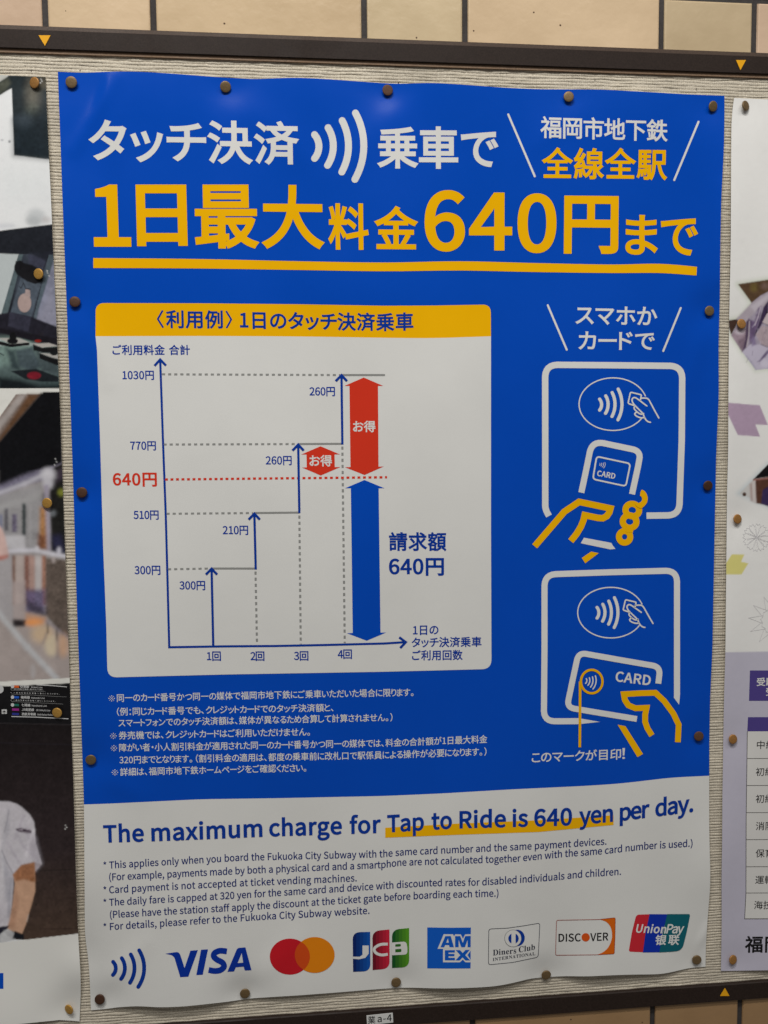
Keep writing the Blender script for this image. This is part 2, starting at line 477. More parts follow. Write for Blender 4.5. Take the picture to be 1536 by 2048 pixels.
def flush():
    chars = set(''.join(q[1] for q in QUEUE)); load_glyphs(chars)
    for pr, text, pts, em, mat, w, layer, rot, shear, em1, track in QUEUE:
        if em is None:
            G, T, _ = glyph(text, w); x0, y0, x1, y1, sl = pts
            lo = G.min(0); hi = G.max(0)
            u = (G[:, 0]-lo[0])/(hi[0]-lo[0]); v = (G[:, 1]-lo[1])/(hi[1]-lo[1])
            sy = (y1-y0)-abs(sl)*(x1-x0)
            X = x0+u*(x1-x0); Y = y1-v*sy-(sl*(1-u) if sl > 0 else -sl*u)*(x1-x0)
            X = X+(Y-(y0+y1)/2)*lean((x0+x1)/2, y1)
            pr.add(np.stack([X, Y], 1), T, mat, layer); continue
        x = 0; items = []
        for ch in text:
            if ch == ' ': x += .26+track; continue
            G, T, adv = glyph(ch, w)
            if is_kana(ch):
                lo = G[:, 0].min(); hi = G[:, 0].max()
                lp = .22 if ch in '（〈' else .1 if ch in '・：' else .0
                rp_ = .16 if ch in '、。' else .22 if ch in '）〉' else .1 if ch in '・：' else .0
                items.append((x-lo+.035+w+lp, G, T)); x += (hi-lo)+.07+track+lp+rp_
            else:
                items.append((x, G, T)); x += adv+track+w*.9
        left = items[0][0]+items[0][1][:, 0].min(); right = items[-1][0]+items[-1][1][:, 0].max()
        nat = right-left
        pts = np.array(pts, float); emm = em if em1 is None else (em+em1)/2
        d = pts[-1]-pts[0]; Lh = math.hypot(*d) if rot else d[0]
        ratio = Lh/(nat*emm)
        gs = min(max(ratio, .95), 1.05)
        DBG.append((round(ratio, 3), text[:14]))
        for x0, G, T in items:
            gc = (G[:, 0].min()+G[:, 0].max())/2; c = x0+gc
            # centre of each glyph spread over the measured length; glyph itself scaled by gs
            u = (c-left)/nat
            first = (items[0][1][:, 0].max()-items[0][1][:, 0].min())/2/nat
            last = (items[-1][1][:, 0].max()-items[-1][1][:, 0].min())/2/nat
            f1 = first*gs/ratio; l1 = last*gs/ratio
            u = f1+(u-first)/(max(1-first-last, 1e-6))*(1-f1-l1) if len(items) > 1 else .5
            s = u*Lh+(G[:, 0]-gc)*emm*gs
            e = em if em1 is None else em+(em1-em)*u
            h = G[:, 1]*e
            if rot:
                dx, dy = d/np.hypot(*d); s = s+h*shear
                X = pts[0][0]+s*dx+h*dy; Y = pts[0][1]+s*dy-h*dx
            else:
                s = s+h*shear
                X = pts[0][0]+s; Y = np.interp(X, pts[:, 0], pts[:, 1])-h
                # linear run-out keeps ends straight
                X = X-h*lean(X.mean(), Y.mean())
            pr.add(np.stack([X, Y], 1), T, mat, layer)
    QUEUE.clear()
DBG = []

# ------------------------------------------------------------------ THE BLUE POSTER
EL = np.array([(115.6,143.5),(120.5,270),(125,400),(132,576),(140.6,800),(147,985),(152.7,1180),(166.4,1560),(168,1608),(169,1750),(169.7,1870),(173,1895),(176.5,1913),(179,1950),(182,2020.5)])
ER = np.array([(1448.8,191.5),(1449,215),(1448,293),(1442.5,400),(1440.4,500),(1439.5,598),(1437,695),(1437.6,793),(1432.6,900),(1429.7,1037),(1424.8,1300),(1420,1400),(1418.6,1485),(1418.4,1553),(1418.4,1660),(1420.8,1755),(1420,1780),(1416.5,1821),(1411.8,1887),(1411,1933.5)])
ET = np.array([(115.6,143.5),(165,146),(225,143),(275,143),(350,147.5),(430,154),(510,158.5),(590,155),(650,158),(768,166.5),(798,168),(858,165.5),(908,168),(1018,176),(1078,178.5),(1203,179),(1298,184),(1368,188.5),(1448.8,191.5)])
EB = np.array([(182,2020.5),(212,2018),(238,2014),(280,2012),(316,2015),(368,2013),(420,2007.5),(460,2003),(498,1997),(560,1993),(594,1991),(687,1984),(746,1979),(781,1976.5),(820,1975),(859,1976.5),(908,1977),(966,1974.5),(996,1972),(1035,1964),(1064,1956),(1093,1954.5),(1127,1952),(1174,1953),(1220,1950.6),(1267,1949),(1314,1948.8),(1333,1947),(1360,1940),(1384.7,1934.7),(1411,1933.5)])
EM = np.array([(168,1609),(215,1607.5),(400,1598.5),(550,1596.5),(768,1592),(883,1587),(1018,1579),(1168,1572),(1243,1567),(1343,1555),(1418.4,1551.5)])
def smoothed(E, n=160, axis=0, k=5):
    t = np.linspace(E[0, axis], E[-1, axis], n); v = np.interp(t, E[:, axis], E[:, 1-axis])
    ker = np.hanning(k+2)[1:-1]; ker /= ker.sum(); p = k//2
    vp = np.concatenate([v[0]-(v[1:p+1]-v[0])[::-1], v, v[-1]-(v[-p-1:-1]-v[-1])[::-1]])
    return t, np.convolve(vp, ker, 'valid')
tL, vL = smoothed(EL, 190, 1, 7); tR, vR = smoothed(ER, 190, 1, 7); tT, vT = smoothed(ET, 160, 0, 9); tB, vB = smoothed(EB, 160, 0, 7); tM, vM = smoothed(EM, 120, 0, 9)
fL = lambda y: np.interp(y, tL, vL); fR = lambda y: np.interp(y, tR, vR)
fT = lambda x: np.interp(x, tT, vT); fB = lambda x: np.interp(x, tB, vB); fM = lambda x: np.interp(x, tM, vM)

def sheet(name, parent, zf, xl, xr, ya, yb, nx, ny, mat, us=None, vs=None, color=None, rims='LRTB', thick=.0003):
    """a piece of paper with real thickness, bounded by four curves in photo pixels"""
    u = np.linspace(0, 1, nx+1) if us is None else us; v = np.linspace(0, 1, ny+1) if vs is None else vs
    nx, ny = len(u)-1, len(v)-1
    U, Vv = np.meshgrid(u, v)
    X = 768+0*U; Y = 1024+0*U
    X = xl(1024.)+(xr(1024.)-xl(1024.))*U
    for _ in range(6):
        Y = ya(X)+(yb(X)-ya(X))*Vv
        X = xl(Y)+(xr(Y)-xl(Y))*U
    uv = np.stack([X, Y], -1)
    P = onto(uv, zf); N = normals_of(zf, P)
    n = (nx+1)*(ny+1); idx = np.arange(n).reshape(ny+1, nx+1)
    Pf = P.reshape(-1, 3); Nf = N.reshape(-1, 3)
    a = idx[:-1, :-1].ravel(); b = idx[:-1, 1:].ravel(); c = idx[1:, 1:].ravel(); d = idx[1:, :-1].ravel()
    front = np.stack([d, c, b, a], 1); back = np.stack([a, b, c, d], 1)+n
    rim = []
    def r(line):
        for i, j in zip(line[:-1], line[1:]): rim.append((i, j, j+n, i+n))
    if 'T' in rims: r(idx[0, :])
    if 'B' in rims: r(idx[-1, ::-1])
    if 'L' in rims: r(idx[::-1, 0])
    if 'R' in rims: r(idx[:, -1])
    V = np.concatenate([Pf, Pf-Nf*thick])
    Fc = front.tolist()+back.tolist()+[list(x) for x in rim]
    me = bpy.data.meshes.new(name); me.from_pydata(w2b(V).tolist(), [], Fc)
    me.materials.append(mat); me.materials.append(PAPER)
    k = np.zeros(len(Fc), int); k[len(front):] = 1
    me.polygons.foreach_set('material_index', k); me.polygons.foreach_set('use_smooth', [True]*len(Fc))
    me.normals_split_custom_set_from_vertices(((np.concatenate([Nf, -Nf])) @ W2B.T).tolist())
    if color is not None:
        C = color(uv[..., 0], uv[..., 1]).reshape(-1, 3); C = np.concatenate([C, C*0+.78])
        C = np.concatenate([C, np.ones((len(C), 1))], 1)
        at_ = me.color_attributes.new('print', 'FLOAT_COLOR', 'POINT'); at_.data.foreach_set('color', C.ravel())
    me.update()
    return link(name, me, parent)

poster = empty('fare_poster', [0, -.515, .001],
    label='large blue and white Japanese fare poster with a stepped price chart',
    cat='poster')
sheet('blue_half', poster, ZM, fL, fR, fT, fM, 170, 190, BLUE, rims='LRT')
sheet('white_half', poster, ZM, fL, fR, fM, fB, 170, 60, PAPER, rims='LRB')

def waves_icon(pr, x0, y0, x1, y1, mat, layer=1, rot=0, wk=.0945):
    A = [((398,470),(430,560),(398,648)), ((497,418),(535,558),(493,700)), ((600,365),(646,557),(597,750)), ((697,308),(758,556),(693,805))]
    sx = (x1-x0)/413; sy = (y1-y0)/550; cx, cy = (x0+x1)/2, (y0+y1)/2; r = math.radians(rot)
    def m(p):
        x = (p[0]-578.5)*sx; y = (p[1]-557)*sy
        return (cx+x*math.cos(r)-y*math.sin(r), cy+x*math.sin(r)+y*math.cos(r))
    for a, b, c in A:
        pr.stroke([m(p) for p in arc3(a, b, c, 12)], wk*(y1-y0), mat, layer, 'round')

PARTS = []
def part(name):
    p = Print(); PARTS.append((name, p)); return p
# headline
h = part('headline_text'); line(h, "タッチ決済", [(177.5,314),(400,317.5),(599,321)], 90, WHITE, .022)
h = part('headline_text')
line(h, "乗車で", [(754,328),(997,329)], 88, WHITE, .022)
h2 = part('contactless_symbol'); waves_icon(h2, 622, 219, 735, 366, WHITE)
for p in [((1016.5,229),(1069.5,352.5)),((1397,243.5),(1348.5,360))]: part('accent_stroke').stroke(p, 4.2, WHITE, 1, 'round')
line(part("headline_text"), "福岡市地下鉄", [(1080.5,271.5),(1335.5,279)], 46, WHITE, .018)
line(part("headline_text"), "全線全駅", [(1083,351),(1334.5,353.5)], 65, GOLD, .022)
for ch, x0, y0, x1, y1, s in [('1',186,369,261,493.5,0),('日',272.5,369,374,492.5,0),('最',389,369,518,497.5,.0),('大',522,369,649,499,.01),
    ('料',656,406,737.5,500,.01),('金',748,411,836.5,499,.01),('6',849,380,930,503.5,0),('4',938,385,1024.5,501,0),('0',1035,386.5,1113,506.5,0),
    ('円',1128,391,1237,508.5,.01),('ま',1251,429,1316,510.5,.02),('で',1321,436,1396,511.5,.01)]:
    boxchar(part('headline_character'), ch, x0, y0, x1, y1, GOLD, .022 if ch not in '日円' else .026, 1, s)
ut = [(186.5,516),(400,518),(600,522.5),(768,525),(918,522.5),(1068,526),(1218,529),(1318,527.5),(1394,533.5)]
ub = [(186.5,536),(400,537),(600,540),(768,542.5),(918,541),(1068,544),(1218,546),(1318,546),(1393,551)]
part('underline').poly(smooth_pts(ut, 5)+smooth_pts(ub, 5)[::-1], GOLD)

# chart card
hb = smooth_pts([(191,672.5),(400,672),(600,673),(768,675.5),(868,676),(982,672.5)], 5)
top = [(191.5,640),(191,606.5)]
hdr = round_corners([(191.2,640),(191,606)]+[(400,606.5),(600,608.5),(768,611.5),(868,611),(981.5,609),(981.8,640)], [0,17,0,0,0,0,17,0], closed=False)
part('chart_header').poly(hdr+[tuple(p) for p in hb[::-1]], GOLD)
body = hb+round_corners([(982,672.5),(982,900),(982,1050),(983,1338),(768,1343.5),(450,1349),(215,1355),(212.5,1250),(206.5,1100),(200,875),(194,700)],
                        [0,0,0,18,0,0,18,0,0,0,0], closed=False)[1:]
part('chart_panel').poly(body, WHITE)
ct = part('chart_title')
boxchar(ct, '〈', 313.5,620,327.5,656, TBLUE, .018, 2, 0); boxchar(ct, '〉', 451,621,464.5,657, TBLUE, .018, 2, 0)
line(ct, "利用例", [(332,652.5),(446,653.5)], 38, TBLUE, .024, 2)
line(part('chart_title'), "1日のタッチ決済乗車", [(480,654),(650,657),(768,658.5),(827,657)], 38, TBLUE, .024, 2)

L = 2
def dotted(pr, a, b, on, off, w, mat, layer):
    a = np.array(a, float); b = np.array(b, float); n = np.linalg.norm(b-a); d = (b-a)/n; t = 0
    while t < n:
        e = min(t+on, n); pr.stroke([a+d*t, a+d*e], w, mat, layer); t += on+off
ax = part('chart_axes')
ax.stroke(round_corners([(320.5,722),(326,884),(331.5,1030),(335,1160),(338.5,1294.5),(450,1292.7),(550,1292),(650,1290),(768,1287),(808,1284.5)], 0, closed=False), 4.4, TBLUE, L)
ax.stroke([(309,731.5),(320.3,719),(332,731)], 4.8, TBLUE, L+1); ax.stroke([(798.5,1274.5),(811.5,1284.3),(800.5,1296)], 4.8, TBLUE, L+1)
for a, b in [((324,748.5),(680,750)),((327,889),(594,888)),((333,1027.5),(506,1026)),((336,1138.5),(421,1137))]:
    dotted(part('guide_line'), a, b, 6.3, 5.9, 4, GREY, L)
for a, b in [((511,1143),(514,1289)),((598.7,1031),(601.5,1288)),((684.7,893),(689.5,1286))]:
    dotted(part('guide_line'), a, b, 6.3, 5.9, 4.2, GREY, L)
for a, b in [((684,750),(770,750)),((596,888),(685,887.5)),((509,1026),(599.5,1025)),((423,1137),(511.5,1137))]:
    part('level_line').stroke([a, b], 4, GREY, L)
dotted(part('cap_line'), (330,959), (774,954.5), 5.8, 5.2, 4.6, RED, L)
for a, b in [((426.5,1292),(423.2,1138)),((511.5,1139),(508.7,1028)),((598.7,1026),(596.4,890)),((684.7,889),(683,751))]:
    ar = part('step_arrow'); ar.stroke([a, b], 4.6, TBLUE, L+1)
    x, y = b; ar.stroke([(x-11.5,y+11),(x,y-.8),(x+11,y+11)], 4.8, TBLUE, L+2)
part('block_arrow').poly([(727.5,755),(766.5,771.8),(756,771.8),(757,933.3),(767.5,933),(729,950),(690,934.5),(701,934),(699,771.8),(689,771.8)], RED, L)
part('block_arrow').poly([(641,892.5),(680,908.8),(669,908.8),(669.5,934.3),(681,934),(641.5,951),(604,935),(613.5,934.8),(613,909),(602.5,909)], RED, L)
part('block_arrow').poly([(729,960),(769,976.5),(757.3,976.5),(761,1265.3),(772.5,1265),(733.5,1281.5),(694,1266.5),(705.5,1266),(701.7,976.5),(690,976.5)], BLUE, L)
line(part("arrow_text"), "お得", [(706,862),(751,862)], 24, WHITE, .022, L+1); line(part("arrow_text"), "お得", [(619,930.5),(664,930.5)], 24, WHITE, .022, L+1)
line(part('chart_label'), "ご利用料金", [(225,708),(330,708)], 21.5, TBLUE, .020, L); line(part('chart_label'), "合計", [(338,708),(380,708)], 21.5, TBLUE, .020, L)
for t, x0, x1, y in [("1030円",245,308,758),("770円",260.5,312,899),("510円",267,317.5,1037.5),("300円",269,321,1148),("260円",619,670,790.5),("260円",531.5,583.5,928.5),
                     ("210円",445.5,496.5,1068),("300円",359,410.5,1178.5),("1回",414,442,1320),("2回",501,529,1320),("3回",588,617,1319.5),("4回",675.5,704,1316)]:
    line(part('chart_label'), t, [(x0,y),(x1,y)], 21, TBLUE, .020, L)
line(part('chart_label'), "1日の", [(826,1268.5),(877,1267.5)], 21.5, TBLUE, .020, L)
line(part('chart_label'), "タッチ決済乗車", [(823,1293),(963,1291.5)], 21.5, TBLUE, .020, L)
line(part('chart_label'), "ご利用回数", [(824,1319),(925.5,1318)], 21.5, TBLUE, .020, L)
line(part('chart_label'), "640円", [(226,970),(314,970)], 31, RED, .028, L)
line(part('total_text'), "請求額", [(778,1098),(893,1098)], 39, TBLUE, .024, L); line(part('total_text'), "640円", [(778,1147.5),(888,1147.5)], 39.5, TBLUE, .027, L)

# small Japanese notes
K = .010
for s, x0, x1, pts in [
    ("同一のカード番号かつ同一の媒体で福岡市地下鉄にご乗車いただいた場合に限ります。",234,827,[(234,1402.5),(768,1392),(827,1391)]),
    ("（例：同じカード番号でも、クレジットカードでのタッチ決済額と、",234,667,[(234,1430),(667,1421.5)]),
    ("スマートフォンでのタッチ決済額は、媒体が異なるため合算して計算されません。）",237,785,[(237,1452.5),(785,1441)]),
    ("券売機では、クレジットカードはご利用いただけません。",237.5,620,[(237.5,1477.5),(620,1470)]),
    ("障がい者・小人割引料金が適用された同一のカード番号かつ同一の媒体では、料金の合計額が1日最大料金",238.5,974.5,[(238.5,1502),(768,1492.5),(974.5,1484.5)]),
    ("320円までとなります。（割引料金の適用は、都度の乗車前に改札口で駅係員による操作が必要になります。）",239,973,[(239,1526.5),(768,1516.5),(973,1509.5)]),
    ("詳細は、福岡市地下鉄ホームページをご確認ください。",240.5,612.5,[(240.5,1550.5),(612.5,1542)])]:
    line(part('small_print_line'), s, pts, 17.2, WHITE, K)
for x, y in [(216.5,1403),(220,1478),(221,1502.5),(223,1551)]:
    m_ = part('note_mark'); cx_, cy_ = x+6.8, y-6.2
    m_.stroke([(cx_-4.6,cy_-4.6),(cx_+4.6,cy_+4.6)], .8, WHITE, 1); m_.stroke([(cx_-4.6,cy_+4.6),(cx_+4.6,cy_-4.6)], .8, WHITE, 2)
    for dx_, dy_ in ((0,-5),(0,5),(-5.4,0),(5.4,0)): m_.poly(ellipse(cx_+dx_, cy_+dy_, 1.2, 1.2, 8), WHITE, 1)

# right column
for p in [((1095.5,610.5),(1133.5,699.5)),((1361.5,616),(1326.5,702))]: part('accent_stroke').stroke(p, 4.0, WHITE, 1, 'round')
line(part('side_text'), "スマホか", [(1150.5,646),(1314.5,648.5)], 43, WHITE, .017); line(part('side_text'), "カードで", [(1156.5,697),(1309.5,697.5)], 42.5, WHITE, .017)
line(part('side_text'), "このマークが目印", [(1063.5,1524),(1242,1517)], 23.5, WHITE, .014); boxchar(part('side_text'), "！", 1244.5,1496,1250,1518, WHITE, .01, 1, 0)

ta = part('card_reader_drawing')
ta.stroke(round_corners([(1098,1032),(1090.5,1018),(1090.5,880),(1090.3,729.5),(1228,730.5),(1364.6,732),(1363.5,880),(1358.3,1030.5),(1293,1031.3)],
          [0,14,0,24,0,24,0,22,0], closed=False), 12.8, WHITE, 1)
def icon(pr, fx, fy, ell, arcs):
    cx, cy, rx, ry, a0, a1 = ell
    pr.stroke(ellipse(cx, cy, rx, ry, 60, a0, a1), 2.4, WHITE, 1)
    waves_icon(pr, *arcs, WHITE, 1)
    S = lambda P: [(fx(x), fy(y)) for x, y in P]
    for P, n in [(round_corners([(950,572),(857,540),(897,358),(1075,402),(1056,492)], [0,22,22,18,0], closed=False), 0),
              (smooth_pts([(1160,580),(1060,505),(985,452),(945,448),(922,480),(935,530),(975,580),(1060,665),(1100,710),(1120,760),(1150,810),(1188,838),(1220,845)],3), 0),
              (smooth_pts([(968,585),(955,612),(970,645),(1030,698),(1070,714),(1108,704)],3), 0),
              (smooth_pts([(1000,678),(968,705),(982,738),(1045,768),(1085,773),(1122,766)],3), 0),
              (smooth_pts([(1065,455),(1150,455),(1185,473),(1213,515),(1285,650),(1355,775)],3), 0)]:
        pr.stroke(S(P), 2.9, WHITE, 2, 'round')
k8 = 8.084
icon(ta, lambda x: 1150+x/k8, lambda y: 740+y/k8, (1226.1,808.3,68,52.6,33,343), (1196,775,1247.3,843))
ph = part('phone_drawing')
off7 = lambda P: [(1040+x/5.12, 840+y/5.12) for x, y in P]
ph.stroke(off7(round_corners([(628,744),(680,500),(738,213),(1000,268),(1238,318),(1208,480),(1147,760)], [0,0,115,0,115,0,0], closed=False, n=8)), 12.2, WHITE, 1)
part('phone_base_drawing').poly(off7([(655,1205),(935,1258),(950,1285),(978,1320),(925,1325),(622,1262)]), WHITE, 1)
ph = part('phone_screen_drawing')
ph.stroke(off7(round_corners([(785,373),(1130,447),(1084,678),(746,605)], 32, closed=True)), 3.2, WHITE, 1, closed=True)
waves_icon(ph, 1198.4, 923.5, 1211.2, 936, WHITE, 1, 12, .09)
line(ph, "CARD", [(1193.6,951.2),(1229.7,957.6)], 14.2, WHITE, .030, 1, rot=True)
ha = part('hand_drawing')
ha.stroke(off7([(150,1293),(455,938),(605,838),(926,905),(915,945),(888,985),(848,1006),(795,1002),(662,974),(652,1020),(625,1090),(580,1165),(520,1240)]), 13, GOLD, 1)
ha.poly(off7([(633,1412),(728,1347),(806,1363),(668,1467)]), GOLD, 1)
hf = part('finger_drawing')
def ring(cx, cy, rx, ry, w, layer, rot=0, n=30):
    hf.stroke([(1040+x/5.12, 840+y/5.12) for x, y in ellipse(cx, cy, rx, ry, n, rot=rot)], w/5.12, GOLD, layer, closed=True)
ring(1150, 922, 70, 64, 64, 1, 12); ring(1122, 1040, 70, 64, 64, 2, 12); ring(1071, 1196, 58, 60, 62, 3)
hf.stroke(off7([(1125,1085),(1118,1150)]), 15, GOLD, 4)
hf.poly(off7(smooth_pts([(1245,715),(1285,738),(1308,795),(1298,850),(1262,890),(1235,905),(1190,880),(1180,848),(1215,848),(1240,835),(1250,810),(1243,785),(1228,770)],3, closed=True)), GOLD, 4)

tb = part('card_reader_drawing')
off8 = lambda P: [(1040+x/4.267, 1270+y/4.267) for x, y in P]
tb.stroke(round_corners([(1354,1390),(1354,1300),(1354,1141),(1220,1144.5),(1089,1149),(1089,1300),(1087.7,1442.5),(1130,1442.5),(1157,1442.3)], [0,0,22,0,22,0,24,0,0], closed=False), 12.2, WHITE, 1)
tb.poly([(1347.9,1390),(1360.1,1390),(1358.2,1409.5),(1347.8,1395.5)], WHITE, 1)
tb.poly([(1157,1436.2),(1200,1443.8),(1157,1448.4)], WHITE, 1)
icon(tb, lambda x: 1140+(900+(x-900)*.97)/k8, lambda y: 1160+(322+(y-362)*.92)/k8, (1221.6,1225.3,66.2,50.6,29,341), (1191,1192.3,1239,1258.2))
pc = part('bank_card_drawing')
pc.stroke(off8(round_corners([(1180,415),(1197,272),(850,212),(500,150),(450,380),(400,618),(700,668),(998,717)], [0,62,0,62,0,62,0,0], closed=False, n=8)), 11.8, WHITE, 2)
line(pc, "CARD", [(1230.2,1362),(1300.4,1370.5)], 26, WHITE, .026, 1, rot=True)
waves_icon(pc, 1170.3, 1349, 1193.5, 1378.5, WHITE, 1, 10, .085)
cm = part('pointer_ring')
cm.stroke(off8(ellipse(612, 397, 92, 100, 44)), 4.7, GOLD, 4, closed=True); cm.stroke(off8([(513,397),(512,700),(510,958)]), 5.2, GOLD, 3)
hb2 = part('hand_drawing')
hb2.stroke(off8([(1347,915),(1354,765),(1310,672),(1232,565),(1156,493),(1020,497),(886,505),(895,555),(925,600),(985,625),(1080,621),(1068,680),(1068,740),(1087,795),(1126,858)]), 11.7, GOLD, 1)
hb2.poly(off8([(833,765),(900,778),(1050,1015),(1002,1042)]), GOLD, 1)

# English block
part('highlight_bar').poly([(770.5,1655.5),(918,1647),(1078,1640.5),(1227,1630.5),(1227,1650),(1078,1664),(918,1669.5),(770.5,1675.5)], GOLD, 1)
base = smooth_pts([(200,1684.5),(350,1680),(525,1672.5),(682,1667.5),(774,1664),(904,1656.5),(1055,1652.5),(1143,1649.5),(1225,1642.5),(1277,1636.5),(1348,1627.5),(1395,1621.5)], 3)
base = [tuple(b) for b in base]; bx = np.array(base)
def seg(x0, x1): return [(x0, np.interp(x0, bx[:, 0], bx[:, 1]))]+[b for b in base if x0 < b[0] < x1]+[(x1, np.interp(x1, bx[:, 0], bx[:, 1]))]
for s, a, b in [("The",207,288),("maximum",303,525),("charge",538.5,684),("for",699.5,762),("Tap",774.5,848),("to",863,904),("Ride",919,1012),("is",1025,1056),("640",1068.5,1144),("yen",1158,1226),("per",1239.5,1299),("day.",1310.5,1386.5)]:
    line(part('english_word'), s, seg(a, b), 44.5, TBLUE, .028, 2)
for s, pts in [
    ("This applies only when you board the Fukuoka City Subway with the same card number and the same payment devices.",[(218.5,1737),(480,1721.5),(580,1719),(765,1714.5),(808,1710.5),(1008,1701.5),(1113,1696),(1213,1689)]),
    ("(For example, payments made by both a physical card and a smartphone are not calculated together even with the same card number is used.)",[(218.5,1761),(500,1747),(765,1736),(800,1731.5),(948,1726.5),(1033,1723.5),(1128,1714),(1203,1708.5),(1293,1698.5),(1385,1693)]),
    ("Card payment is not accepted at ticket vending machines.",[(218.5,1786.5),(435,1774.5),(713.5,1762.5)]),
    ("The daily fare is capped at 320 yen for the same card and device with discounted rates for disabled individuals and children.",[(218.5,1811.5),(500,1795.5),(783,1777),(853,1772.5),(960,1771),(1093,1762),(1162,1755),(1242,1749.5)]),
    ("(Please have the station staff apply the discount at the ticket gate before boarding each time.)",[(220,1836),(490,1820.5),(750,1803),(863,1796.5),(997,1793)]),
    ("For details, please refer to the Fukuoka City Subway website.",[(220,1860),(520,1840),(739,1827.5)])]:
    line(part('english_note_line'), s, pts, 18.6, NAVY, .012, 1)
for y in (1738, 1787.5, 1812.5, 1861): line(part("note_mark"), "*", [(207,y),(213,y-.3)], 18.6, NAVY, .006, 1)

# payment marks
PL = lambda P: [(160+x/3.84, 1820+y/3.84) for x, y in P]
P4 = lambda P: [(500+x/4.267, 1820+y/4.267) for x, y in P]
P5 = lambda P: [(820+x/5.12, 1800+y/5.12) for x, y in P]
P6 = lambda P: [(1080+x/4.267, 1780+y/4.267) for x, y in P]
lg = []
a = Print(); waves_icon(a, 221.5, 1896.5, 293, 1977.5, TBLUE, 1, 1); lg.append(('contactless_symbol', a))
a = Print(); VB = ink('ink_royal', (.003, .036, .36))
a.poly(PL(round_corners([(655,336),(690,330),(752,322),(768,338),(803,446),(848,313),(905,308),(832,512),(770,516),(725,365),(705,347)], [0,0,12,12,0,0,0,0,0,10,10])), VB)
a.poly(PL([(930,305),(983,302),(943,497),(893,500)]), VB)
a.stroke(PL(smooth_pts([(1128,318),(1075,313),(1035,330),(1028,358),(1055,383),(1095,405),(1105,437),(1075,463),(1030,468),(988,460)],4)), 11.6, VB, 1)
a.poly(PL([(1132,475),(1205,300),(1218,291),(1270,287),(1317,462),(1266,465),(1257,435),(1197,440),(1183,472)]), VB); a.poly(PL([(1211,408),(1242,332),(1253,404)]), WHITE, 2)
lg.append(('payment_mark', a))
a = Print(); R1 = ink('ink_crimson', (.58, .012, .022)); O1 = ink('ink_amber', (.80, .24, .006)); O2 = ink('ink_vermilion', (.66, .075, .010))
A_ = ellipse(340, 398, 171, 154, 64); B_ = ellipse(552, 384, 170, 153, 64)
a.poly(P4(A_), R1, 1); a.poly(P4(B_), O1, 2)
ins = lambda p, cx, cy, rx, ry: ((p[0]-cx)/rx)**2+((p[1]-cy)/ry)**2 < 1
LN = [p for p in A_ if ins(p, 552, 384, 170, 153)]+[p for p in B_ if ins(p, 340, 398, 171, 154)]
LN.sort(key=lambda p: math.atan2(p[1]-391, p[0]-446)); a.poly(P4(LN), O2, 3)
lg.append(('payment_mark', a))
a = Print()
def grad(pr, P, c0, c1, nm, n=5, layer=1):
    """vertical strips of ink stepping between two printed colours"""
    V, Fc = poly_tris(P); x0, x1 = V[:, 0].min(), V[:, 0].max()
    b2 = bmesh.new(); vs = [b2.verts.new((x, y, 0)) for x, y in V]
    for f in Fc: b2.faces.new([vs[i] for i in f])
    for k in range(1, n):
        bmesh.ops.bisect_plane(b2, geom=b2.verts[:]+b2.edges[:]+b2.faces[:], dist=1e-4, plane_co=(x0+(x1-x0)*k/n, 0, 0), plane_no=(1, 0, 0))
    b2.verts.index_update(); VV = np.array([(v.co.x, v.co.y) for v in b2.verts])
    for k in range(n):
        t = k/(n-1); col = np.array(c0)*(1-t)+np.array(c1)*t; m = ink('%s_%d' % (nm, k), col)
        fs = [[v.index for v in f.verts] for f in b2.faces if x0+(x1-x0)*k/n <= f.calc_center_median().x < x0+(x1-x0)*(k+1)/n+1e-6]
        if fs: pr.add(VV, fs, m, layer)
    b2.free()
grad(a, P4(round_corners([(876,190),(1025,187),(1027,523),(880,528)], [60,0,60,0])), (.004,.02,.14), (.006,.09,.42), 'ink_block_blue')
grad(a, P4(round_corners([(1045,180),(1190,166),(1191,500),(1047,513)], [60,0,60,0])), (.16,.008,.02), (.62,.02,.05), 'ink_block_red')
grad(a, P4(round_corners([(1212,168),(1358,154),(1358,488),(1212,495)], [60,0,60,0])), (.01,.10,.02), (.10,.33,.02), 'ink_block_green')
a.poly(P4([(960,303),(1013,303),(1013,372),(985,408),(930,421),(877,416),(877,398),(935,399),(960,383)]), WHITE, 2)
a.stroke(P4(smooth_pts([(1176,291),(1115,294),(1070,318),(1060,342),(1080,370),(1125,384),(1176,377)],4)), 5.6, WHITE, 2)
a.poly(P4(round_corners([(1210,278),(1335,268),(1343,325),(1343,380),(1210,386)], [0,30,6,30,0])), WHITE, 2)
GB = ink('ink_block_green_1', (.03,.15,.02))
a.poly(P4(round_corners([(1240,293),(1287,289),(1287,311),(1240,313)], [0,9,9,0])), GB, 3); a.poly(P4(round_corners([(1240,335),(1292,331),(1292,358),(1240,361)], [0,11,11,0])), GB, 3)
lg.append(('payment_mark', a))
a = Print(); AB = ink('ink_sky_blue', (.006, .115, .60))
a.poly(P5([(177,281),(400,284),(623,282),(620,700),(400,702),(177,700)]), AB, 1)
a.poly(P5([(345,350),(440,351),(452,372),(462,351),(520,352),(542,395),(565,352),(622,350),(622,500),(282,500)]), WHITE, 2)
a.poly(P5([(338,500.5),(622,500.5),(622,516),(588,565),(620,612),(620,638),(568,638),(540,610),(512,638),(338,638)]), WHITE, 2)
a.poly(P5([(312,484),(362,370),(418,370),(450,484),(405,484),(400,462),(358,462),(350,484)]), AB, 3); a.poly(P5([(371,437),(388,394),(397,437)]), WHITE, 4)
a.poly(P5([(462,370),(515,370),(541,440),(565,370),(621,368),(621,484),(590,484),(590,408),(562,484),(525,484),(498,408),(498,484),(462,484)]), AB, 3)
